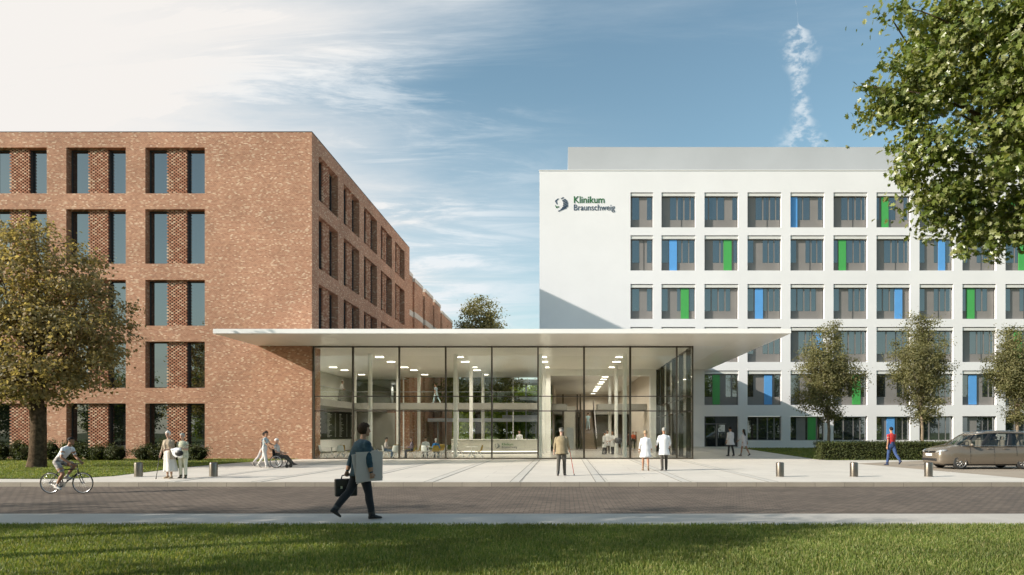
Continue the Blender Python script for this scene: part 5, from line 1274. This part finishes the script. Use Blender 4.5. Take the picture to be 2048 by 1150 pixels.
def pillar(ia, ib, m, nm, t0=-0.02, t1=.91, g_=.010):
    mb = MB(); N_ = len(ghring(0)); rows = []
    for t in np.linspace(t0, t1, 7):
        o_ = ghring(t, g_); i_ = ghring(t, -.01)
        def P_(r_, f_): k = int(math.floor(f_)); q = f_-k; return r_[k % N_].lerp(r_[(k+1) % N_], q)
        fs_ = np.linspace(ia, ib, 4)
        rows.append([P_(o_, f_) for f_ in fs_]+[P_(i_, f_) for f_ in reversed(fs_)])
    mb.loft(rows); return mb.build(nm, m, CAR)
# ring indices: 0-8 windscreen, 9-14 corner, 15-27 side, 28-32 corner, 33-37 rear, 38-42, 43-55 side, 56-61 corner
for a, b, m_, nm_ in ((8.4, 10.4, PAINT, 'pillar'), (60.5, 62.0, PAINT, 'pillar'), (17.6, 18.4, M['black'], 'pillar'), (52.6, 53.4, M['black'], 'pillar'), (22.8, 23.8, M['black'], 'pillar'), (47.2, 48.2, M['black'], 'pillar'), (27.3, 31.8, PAINT, 'pillar'), (38.2, 42.7, PAINT, 'pillar')): pillar(a, b, m_, nm_)
for sd in (-1, 1):
    mb = MB()
    pts = [p for i, p in enumerate(ghring(0.0, .014)) if (11 <= i <= 27 if sd > 0 else 43 <= i <= 59)]
    mb.tube(pts, 0.011, 6); mb.build('window_trim', CHROME, CAR)
    mb = MB(); pts = [V3((x, sd*(lerp_t(x, [(1.9, .56), (3, .60), (4.2, .55)])), lerp_t(x, [(1.9, 1.70), (2.4, 1.76), (3.1, 1.79), (3.9, 1.765), (4.3, 1.71)]))) for x in (1.9, 2.4, 3.1, 3.9, 4.3)]; mb.tube(pts, 0.014, 6); mb.build('roof_rail', CHROME, CAR)
    # seams and handles
    mb = MB()
    for x, z0, z1 in ((1.42, .30, 1.10), (2.52, .30, 1.12), (3.55, .62, 1.12)):
        y = sd*(lerp_t(x, wtab)+.001); zz_ = np.linspace(z0, z1, 6)
        for i in range(5): 
            yy0 = lerp_t(zz_[i], [(.2, .95), (.35, .985), (.6, 1.0), (.75, .996), (.9, .972), (1.0, .938), (1.08, .885), (1.13, .80)]); yy1 = lerp_t(zz_[i+1], [(.2, .95), (.35, .985), (.6, 1.0), (.75, .996), (.9, .972), (1.0, .938), (1.08, .885), (1.13, .80)])
            mb.tube([(x, y*yy0, zz_[i]), (x, y*yy1, zz_[i+1])], 0.006, 5)
    mb.build('door_seam', M['black'], CAR)
    for x in (2.28, 3.02):
        mb = MB(); mb.tube([(x-.10, sd*.928, .955), (x-.08, sd*.948, .96), (x+.08, sd*.948, .962), (x+.10, sd*.928, .965)], [.012, .016, .016, .012], 8); mb.build('door_handle', PAINT, CAR)
    mb = MB(); mb.ball((1.42, sd*1.02, 1.13), (.07, .11, .075), 12, 8); mb.tube([(1.46, sd*.86, 1.09), (1.44, sd*.97, 1.10)], .022, 8); mi_ = mb.build('mirror', PAINT, CAR)
    mb = MB(); mb.cbox((1.484, sd*1.03, 1.13), (.01, .15, .09)); mb.build('mirror_glass', CHROME, mi_)
    mb = MB(); pts = [V3((x, sd*y, z)) for x, y, z in ((.045, .48, .785), (.07, .60, .80), (.13, .70, .825), (.24, .80, .855), (.36, .865, .885))]
    mb.tube(pts, [(.018, .03), (.03, .058), (.034, .068), (.030, .058), (.012, .02)], 10); hl_ = mb.build('headlight', dark_glass('lamp_glass', (0.30, 0.30, 0.30), 0.35, (1, 1, 1)), CAR)
    mb = MB()
    for x, y, z in ((.085, .64, .805), (.19, .765, .838)): mb.ball((x-.018, sd*(y+.018), z), .034, 10, 8)
    mb.build('reflector', CHROME, hl_)
    mb = MB(); mb.ball((.13, sd*.68, .43), (.03, .06, .035), 10, 8); mb.build('fog_lamp', CHROME, CAR)
    for xa in AX:
        mb = MB(); mb.lathe([(.22, sd*.71), (.315, sd*.71), (.335, sd*.735), (.335, sd*.895), (.318, sd*.925), (.245, sd*.932)], 36, (xa, 0, WR), axis='y', caps=False); wo = mb.build('wheel', M['rubber'], CAR)
        mb = MB(); mb.lathe([(.248, sd*.93), (.232, sd*.935), (.222, sd*.90), (.222, sd*.80)], 36, (xa, 0, WR), axis='y', caps=False); mb.lathe([(.055, sd*.88), (.055, sd*.925), (.02, sd*.93), (.001, sd*.93)], 16, (xa, 0, WR), axis='y', caps=False)
        for i in range(10):
            q = 2*math.pi*i/10+.1
            for dq in (-.05, .05): mb.tube([(xa+.05*math.cos(q), sd*.905, WR+.05*math.sin(q)), (xa+.226*math.cos(q+dq), sd*.92, WR+.226*math.sin(q+dq))], [.014, .010], 6)
        mb.build('rim', mat('alloy', (0.42, 0.40, 0.38), 0.35, 0.8), wo)
        mb = MB(); mb.lathe([(.215, sd*.79), (.001, sd*.79)], 30, (xa, 0, WR), axis='y', caps=False); mb.build('brake_disc', M['dark_frame'], wo)
mb = MB()
for i in range(2): mb.bbox(-.004, -.44, .755+.045*i, .06, .44, .785+.045*i, .006)
mb.build('grille', M['black'], CAR)
mb = MB(); mb.lathe([(.062, -.02), (.062, .0), (.048, .003), (.048, -.02)], 24, (0, 0, 0), axis='x', caps=False)
for a, b in (((-.03, .036), (-.013, .003)), ((-.013, .003), (0, .030)), ((0, .030), (.013, .003)), ((.013, .003), (.03, .036)), ((-.038, .0), (-.016, -.042)), ((-.016, -.042), (0, -.008)), ((0, -.008), (.016, -.042)), ((.016, -.042), (.038, 0))): mb.tube([(-.012, a[0], a[1]), (-.012, b[0], b[1])], .005, 5)
em = mb.build('emblem', CHROME, CAR); em.location = (-.012, 0, .80)
mb = MB(); mb.bbox(-.025, -.26, .60, .02, .26, .71, .006); mb.build('number_plate', M['white_fit'], CAR)
mb = MB(); mb.bbox(-.004, -.62, .36, .12, .62, .50, .02); mb.build('air_intake', M['black'], CAR)
mb = MB(); mb.bbox(.35, -.80, .16, 4.5, .80, .24, .02); mb.build('underbody', M['black'], CAR)
SEATM = mat('car_seat', (0.30, 0.27, 0.23), 0.8, 0, 0.08)
for xs_, sds in ((2.05, (-.40, .40)), (3.05, (-.50, 0, .50)), (3.95, (-.38, .38))):
    for sd in sds:
        mb = MB(); mb.bbox(xs_, sd-.21, .95, xs_+.14, sd+.21, 1.36, .05); mb.bbox(xs_+.04, sd-.12, 1.37, xs_+.13, sd+.12, 1.52, .035); mb.build('seat', SEATM, CAR)
mb = MB(); mb.bbox(1.0, -.78, 1.085, 1.45, .78, 1.12, .01); mb.build('dashboard', M['dark_frame'], CAR)
mb = MB(); mb.tube([(1.52+.07*math.sin(q), -.38+.18*math.cos(q), 1.12+.17*math.sin(q)) for q in [2*math.pi*i/20 for i in range(20)]], .014, 6, closed=True); mb.build('steering_wheel', M['black'], CAR)

# ================================================================== lettering and the house mark
def text_mesh(name, s_, size, ext, m, parent, loc, rot, bold=0.0, sx=1.0):
    cu = bpy.data.curves.new(name, 'FONT'); cu.body = s_; cu.size = size; cu.extrude = ext; cu.offset = bold; cu.resolution_u = 6
    ob = bpy.data.objects.new(name, cu); col.objects.link(ob)
    me = bpy.data.meshes.new_from_object(ob.evaluated_get(bpy.context.evaluated_depsgraph_get()))
    bpy.data.objects.remove(ob); me.materials.clear(); me.materials.append(m); me.name = name
    xs = [v.co.x for v in me.vertices]; w0 = max(xs)-min(xs)
    o = link_mesh(name, me, parent); o.location = loc; o.rotation_euler = rot
    if sx != 1.0: o.scale = (sx/w0, 1, 1)
    return o
SG = mat('sign_green', (0.014, 0.115, 0.020), 0.4); SB = mat('sign_navy', (0.040, 0.062, 0.10), 0.4)
def house_mark(name, label, origin, k, th):
    """green word, dark word and the striped round emblem; origin = left end of the emblem's base line, k = metres per photo pixel"""
    S_ = thing(name, label, 'sign', origin)
    e = MB()
    def arc_poly(pts, mb_): mb_.prism([(x*k, z*k) for x, z in pts], -th, 0.0)
    # seven slanted stripes clipped by the outer circle and an inner boundary
    rows = [((13.6, 24.4), (17.0, 28.4)), ]
    cx_, cz_, Ro = 14.0, 15.2, 14.0
    def inner(z): return 14.5+4.0*math.sin(max(0.0, min(1.0, (z-4)/22))*math.pi) if z > 6 else 8.0+z*.9
    for i in range(8):
        z0 = 24.6-i*2.95; sl = 0.42
        xi = (13.2, 15.6, 17.2, 17.4, 16.8, 15.4, 12.4, 7.6)[i]; xo = (18.6, 22.6, 25.2, 26.8, 27.4, 27.4, 27.2, 24.0)[i]
        zi = (25.6, 21.6, 18.8, 15.4, 11.8, 8.0, 4.4, .6)[i]
        arc_poly([(xi, zi), (xi+.4, zi-1.5), (xo+.2, zi-1.5+(xo-xi)*sl), (xo-.6, zi+.55+(xo-xi)*sl)], e)
    e.build('stripes', SB, S_)
    s1 = MB(); arc_poly([(1.0, 20.5), (7.6, 25.6), (9.0, 25.4), (4.6, 21.0), (6.0, 13.4), (5.0, 13.8), (2.6, 17.6)], s1); s1.build('swoosh', SB, S_)
    s2 = MB(); arc_poly([(1.8, 12.8), (4.0, 9.6), (10.6, 9.4), (4.6, 6.2), (2.8, 8.4)], s2); s2.build('swoosh', SG, S_)
    text_mesh('letters', 'Klinikum', 19.2*k, th/2, SG, S_, (38.0*k, -th/2, 16.6*k), (R(90), 0, 0), 0.15*k, 61*k)
    text_mesh('letters', 'Braunschweig', 17.2*k, th/2, SB, S_, (38.0*k, -th/2, 1.8*k), (R(90), 0, 0), 0.0, 82*k)
    return S_
k_ = YW/F
house_mark('wall_sign', 'green and dark clinic name with striped emblem on the white facade', (PX(1108.5, YW), YW-0.004, PZ(422.5, YW)), k_, 0.025)

# ================================================================== inside the lobby
DK = thing('reception_desk', 'long pale reception desk with a lit foot strip behind the glass', 'desk', (-5.6, 54.6, 0))
mb = MB()
def arcd(r0, r1, z0, z1, y_off=0.0):
    n_ = 24; rr = []
    for i in range(n_+1):
        q = R(-22)+R(44)*i/n_; c_ = math.sin(q); d_ = -math.cos(q)
        rr.append([V3((r1*c_, 9.6+r1*d_+y_off, z0)), V3((r1*c_, 9.6+r1*d_+y_off, z1)), V3((r0*c_, 9.6+r0*d_+y_off, z1)), V3((r0*c_, 9.6+r0*d_+y_off, z0))])
    return rr
mb.loft(arcd(9.4, 9.6, 0.22, 1.10), smooth=False); mb.build('front', M['plaster'], DK)
mb = MB(); mb.loft(arcd(9.0, 9.68, 1.102, 1.16), smooth=False); mb.build('top', M['white_fit'], DK)
mb = MB(); mb.loft(arcd(9.3, 9.5, 0.001, 0.12), smooth=False); mb.build('plinth', M['stair_side'], DK)
mb = MB(); mb.loft(arcd(9.42, 9.55, 0.125, 0.215), smooth=False); mb.build('light_strip', emit('desk_strip', (1.0, 0.92, 0.75), 1.1), DK)
kd_ = 54.9/F
hm_ = house_mark('desk_sign', 'green and dark clinic name with striped emblem on the reception desk', (PX(989, 54.5), 54.545, PZ(897, 54.5)), kd_*0.37, 0.012)
MB_ = thing('menu_board', 'large black menu board with white chalk lists on the lobby wall', 'menu board', (-22.0, 63, 2.6), R(0))
mb = MB(); mb.bbox(0.0, -7.5, -1.55, 0.06, 10.4, 1.12, 0.01); mb.build('board', mat('chalkboard', (0.030, 0.029, 0.026), 0.6, 0, 0.3, 0.7), MB_)
rg = random.Random(4); mb = MB()
for cy_, w_ in ((-5.5, 2.4), (-2.6, 2.2), (0.0, 2.6), (3.4, 2.6), (6.9, 2.6)):
    z = 0.92
    for i in range(20 if cy_ > -1 else 6):
        ln = w_*rg.uniform(.25, .8); hh_ = .05 if i else .12
        if cy_ > -1: mb.box(0.061, cy_, z-hh_, 0.066, cy_+ln*.6, z); mb.box(0.061, cy_+w_*.8, z-.05, 0.066, cy_+w_*.92, z)
        else:
            for j in range(3): mb.box(0.061, cy_+j*.35, z-.26, 0.066, cy_+j*.35+rg.uniform(.12, .3), z-.26+rg.uniform(.05, .22))
        z -= .115 if cy_ > -1 else .38
mb.build('chalk_text', M['white_fit'], MB_)
text_mesh('chalk_title', 'ATRIO', 0.85, 0.004, M['white_fit'], MB_, (0.064, -4.9, 0.42), (R(90), 0, R(90)), 0.0)
SC = thing('serving_counter', 'white serving counter under the menu board', 'counter', (-20.6, 58, 0))
mb = MB(); mb.bbox(-0.5, -11.6, 0.08, 0.5, 6.0, 1.04, 0.01); mb.build('front', M['white_fit'], SC); mb = MB(); mb.bbox(-0.55, -11.7, 1.042, 0.55, 6.1, 1.09, 0.008); mb.build('top', M['white_paint'], SC); mb = MB(); mb.box(-0.42, -11.5, 0.0, 0.42, 5.9, 0.079); mb.build('plinth', M['stair_side'], SC)

CH = {'white': mat('shell_white', (0.70, 0.69, 0.67), 0.4, 0, 0.03), 'mustard': mat('shell_mustard', (0.42, 0.27, 0.035), 0.5, 0, 0.05), 'grey': mat('shell_grey', (0.30, 0.29, 0.26), 0.5, 0, 0.05), 'lime': mat('shell_lime', (0.45, 0.55, 0.12), 0.5, 0, 0.05)}
def make_chair(c, label, x, y, rz):
    o = thing('shell_chair', label, 'chair', (x, y, 0.0), rz, 'cafe chairs in the lobby')
    prof = [(-.27, .86), (-.255, .76), (-.23, .62), (-.205, .52), (-.15, .455), (-.05, .435), (.10, .44), (.20, .445), (.235, .425)]
    wd = [.15, .20, .225, .235, .24, .24, .235, .22, .19]; cb = [.03, .05, .06, .065, .05, .03, .02, .015, .0]; rr = []
    for i, (y_, z_) in enumerate(prof):
        a = prof[max(i-1, 0)]; b = prof[min(i+1, len(prof)-1)]; t_ = V3((0, b[0]-a[0], b[1]-a[1])).normalized(); nn = V3((0, -t_.z, t_.y))
        if nn.z < 0 and nn.y < 0: nn = -nn
        nn = V3((0, abs(t_.z), abs(t_.y)))
        up_ = [V3((wd[i]*u_, y_, z_))+nn*(cb[i]*u_*u_) for u_ in np.linspace(-1, 1, 9)]
        rr.append(up_+[p-nn*.014 for p in reversed(up_)])
    mb = MB(); mb.loft(rr); mb.build('shell', CH[c], o)
    for sx, sy in ((1, 1), (1, -1), (-1, 1), (-1, -1)):
        mb = MB(); mb.tube([(sx*.035, sy*.035, .425), (sx*.27, sy*.26, 0.0)], [.019, .014], 8); mb.build('leg', CH['white'], o)
    return o
def make_table(label, x, y):
    o = thing('cafe_table', label, 'table', (x, y, 0.0), 0.3, 'cafe tables in the lobby')
    mb = MB(); mb.bbox(-.38, -.38, .715, .38, .38, .74, .008); mb.build('top', M['white_fit'], o)
    mb = MB(); mb.lathe([(.03, .30), (.03, .714)], 12); mb.build('column', CH['white'], o)
    for sx, sy in ((1, 1), (1, -1), (-1, 1), (-1, -1)):
        mb = MB(); mb.tube([(0, 0, .32), (sx*.29, sy*.29, 0.0)], [.022, .016], 8); mb.build('leg', CH['white'], o)
    return o
def seated(label, x, y, rz, **kw):
    ps = dict(hip=(-0.06, 0.525), lean=4, nod=10, lleg=('ik', (-0.12, 0.36, 0.085)), rleg=('ik', (0.13, 0.32, 0.085)), larm=('ik', (-0.14, 0.30, 0.74)), rarm=('ik', (0.14, 0.30, 0.74)))
    ps.update(kw.pop('pose', {})); return person(label, (x, y, 0), rz, pose=ps, vox=0.012, **kw)
yc = 44.9
chairs = [('white', 646, 45.0, -90, 'white shell chair by the brick edge, left end of the cafe'), ('mustard', 682, 46.6, 180, 'mustard shell chair behind the white chair left of the first mullion'), ('white', 681, 45.0, 15, 'white shell chair seen from behind, left of the man in denim'),
          ('lime', 704, 45.8, 90, 'lime shell chair partly behind the man in denim'), ('grey', 757, 46.4, -70, 'grey shell chair near the slim white column'), ('white', 772, 44.9, -80, 'white shell chair under the man with the tablet'), ('white', 792, 44.7, 10, 'white shell chair seen from behind between the tablet reader and the dark haired woman'),
          ('mustard', 791, 47.2, 180, 'mustard shell chair behind the table of the tablet reader'), ('mustard', 823, 45.0, 100, 'mustard shell chair under the woman with long dark hair'), ('mustard', 836, 47.4, 120, 'mustard shell chair empty behind the dark haired woman'), ('white', 852, 46.8, -160, 'white shell chair under the reader in the white shirt'),
          ('white', 851, 44.8, -20, 'empty white shell chair left of the woman in bright blue'), ('mustard', 872, 44.8, 6, 'mustard shell chair under the woman in bright blue'), ('white', 886, 45.2, 80, 'white shell chair right of the woman in bright blue'), ('mustard', 881, 48.2, 160, 'mustard shell chair behind the woman in bright blue'),
          ('white', 899, 45.3, 100, 'white shell chair just right of the third mullion'), ('grey', 921, 46.0, -80, 'grey shell chair left of the desk emblem'), ('mustard', 958, 46.2, 85, 'mustard shell chair nearest the reception desk sign')]
for c, px, y, rz, lab in chairs: make_chair(c, lab, PX(px, y), y, R(rz))
for px, y, lab in ((663, 45.4, 'white cafe table at the left end by the brick edge'), (797, 45.7, 'white cafe table of the tablet reader and the dark haired woman'), (866, 45.8, 'white cafe table in front of the woman in bright blue'), (943, 46.3, 'white cafe table between the grey and the mustard chair near the desk'), (733, 46.0, 'white cafe table mostly behind the man in denim')): make_table(lab, PX(px, y), y)
J = seated('man in a pale plaid shirt reading a dark tablet at a cafe table', PX(773, 44.9), 44.9, R(-80), H=1.74, top=checked('plaid_pale', (0.55, 0.50, 0.47), (0.36, 0.26, 0.27), 13), bottom=cloth('jeans_pale', (0.10, 0.15, 0.22), 0.2), hair=('short', 'dark'), skin='fair')
h_ = (J['lhand']+J['rhand'])/2; o = thing('tablet', 'dark tablet in the hands of the man in the plaid shirt', 'tablet', (h_.x+0.05, h_.y, h_.z+0.015), R(-80))
mb = MB(); mb.cbox((0, 0, 0.03), (0.28, 0.19, 0.012), Matrix.Rotation(R(25), 3, 'X')); mb.build('case', M['black'], o); mb = MB(); mb.cbox((0, -0.004, 0.0375), (0.25, 0.165, 0.003), Matrix.Rotation(R(25), 3, 'X')); mb.build('screen', M['dark_frame'], o)
seated('woman with long dark hair in a purple plaid shirt seated on a mustard chair', PX(822, 45.0), 45.0, R(100), H=1.72, fem=True, top=checked('plaid_purple', (0.16, 0.12, 0.17), (0.34, 0.26, 0.30), 13), bottom=C((0.022, 0.026, 0.045)), hair=('long', 'dark'), pose=dict(lean=2, turn=50, nod=0))
seated('dark haired man in a white shirt reading behind the blue woman', PX(851, 46.8), 46.8, R(-170), H=1.76, top=WHITE, bottom=DARKT, hair=('short', 'dark'), pose=dict(nod=18))
seated('white haired woman in a bright blue top seated with her back to the glass', PX(872, 44.8), 44.8, R(6), H=1.66, fem=True, top=C((0.045, 0.22, 0.55)), bottom=DARKT, hair=('bob', 'white'), skin='old')
person('receptionist in a white top standing behind the reception desk', (PX(1039, 56.4), 56.4, 0), R(165), 1.80, top=LAB, bottom=DARKT, hair=('short', 'dark'), pose=dict(lleg=(2, 3), rleg=(-2, 3), larm=(14, 40, 10), rarm=(10, 50, 10)), vox=0.012)
YT = 53.2
person('woman in a white coat with dark hair, left of the three staff by the columns', (PX(1208.5, YT), YT, 0), R(-120), 1.68, True, top=LAB, bottom=DARKT, hair=('bun', 'dark'), pose=dict(lleg=(3, 3), rleg=(-3, 4), larm=(4, 20, 9), rarm=(10, 60, 8, 20)), coat=dict(z=0.55, w=.20, d=.17, off=1.12), vox=0.012)
person('tall dark haired doctor in a white coat behind the two women by the columns', (PX(1216.5, YT), YT+0.8, 0), R(175), 1.84, top=LAB, bottom=DARKT, hair=('short', 'dark'), pose=dict(lleg=(2, 3), rleg=(-2, 3), nod=12, larm=(6, 40, 9, 10), rarm=(6, 40, 9, 10)), coat=dict(z=0.62, w=.22, d=.17), vox=0.012)
person('red haired woman in a white coat pointing, right of the three staff by the columns', (PX(1225, YT), YT-0.1, 0), R(140), 1.72, True, top=LAB, bottom=DARKT, hair=('bob', 'red'), pose=dict(lleg=(3, 3), rleg=(-4, 4), larm=(30, 50, 12), rarm=(10, 50, 8, 20), nod=8), coat=dict(z=0.60, w=.20, d=.17, off=1.12), vox=0.012)
HT = thing('high_table', 'round white high table beside the three staff', 'table', (PX(1243, 53.8), 53.8, 0))
mb = MB(); mb.lathe([(.36, 1.09), (.37, 1.10), (.37, 1.115), (.36, 1.125)], 28); mb.build('top', M['white_fit'], HT); mb = MB(); mb.lathe([(.03, .02), (.03, 1.09)], 12); mb.build('column', M['steel'], HT); mb = MB(); mb.lathe([(.24, 0.0), (.24, .012), (.04, .022)], 24); mb.build('base', M['steel'], HT)
HS = thing('bar_stool', 'dark bucket seat bar stool on a thin pole in the lobby', 'stool', (PX(1236.5, 52.6), 52.6, 0))
mb = MB(); mb.lathe([(.03, .86), (.20, .87), (.27, .95), (.29, 1.06), (.27, 1.20), (.20, 1.30), (.17, 1.29), (.24, 1.18), (.255, 1.06), (.23, .97), (.15, .91), (.01, .90)], 24, caps=False); mb.build('seat', M['dark_frame'], HS); mb = MB(); mb.lathe([(.022, .02), (.022, .87)], 12); mb.build('pole', M['steel'], HS); mb = MB(); mb.lathe([(.21, 0.0), (.21, .012), (.03, .025)], 24); mb.build('base', M['steel'], HS)
person('person in an orange top far back in the hall right of the columns', (PX(1266, 71), 71, 0), R(175), 1.75, top=C((0.55, 0.12, 0.06)), bottom=DARKT, hair=('short', 'brown'), vox=0.014)
person('person in a dark jacket beside the orange top far back in the hall', (PX(1272.5, 71), 71.3, 0), R(170), 1.72, top=C((0.10, 0.07, 0.06)), bottom=DARKT, hair=('short', 'dark'), vox=0.014)
person('figure in a long dark red brown coat at the hall mullion', (PX(1257, 68), 68, 0), R(-80), 1.70, True, top=C((0.08, 0.035, 0.03)), bottom=DARKT, hair=('bob', 'dark'), coat=dict(z=0.45, w=.2, d=.17), vox=0.014)
person('person in pale cyan scrubs climbing the brown staircase', (PX(1176, 73.6), 73.55, 1.971), R(8), 1.78, top=C((0.38, 0.56, 0.60), 0.04), bottom=C((0.42, 0.55, 0.58), 0.04), shoe=WHITE, hair=('short', 'brown'), sleeve='short', pose=dict(lleg=(10, 6), rleg=(-12, 16)), vox=0.012)
person('nurse in pale blue scrubs walking along the upper gallery', (PX(872, 61.2), 61.3, 4.301), R(60), 1.74, top=C((0.40, 0.52, 0.60), 0.04), bottom=C((0.42, 0.54, 0.60), 0.04), shoe=WHITE, hair=('short', 'brown'), skin='tan', sleeve='short', pose=dict(lean=4, lleg=(20, 4), rleg=(-20, 14), larm=(-22, 14, 10), rarm=(22, 20, 10)), vox=0.012)
person('woman in white leaning on the rail of the left gallery', (-18.75, 57.0, 4.301), R(-100), 1.70, True, top=WHITE, bottom=C((0.40, 0.38, 0.36)), hair=('bob', 'brown'), pose=dict(lean=16, lleg=(-4, 3), rleg=(-8, 4), larm=('ik', (-0.16, 0.32, 1.02)), rarm=('ik', (0.16, 0.32, 1.02)), nod=4), vox=0.012)
person('staff member in white at the serving counter behind the man in denim', (PX(713, 62.5)-0.3, 62.5, 0), R(-90), 1.72, True, top=WHITE, bottom=DARKT, hair=('bun', 'brown'), pose=dict(larm=(10, 50, 8), rarm=(10, 50, 8), lleg=(2, 3), rleg=(-2, 3)), vox=0.012)
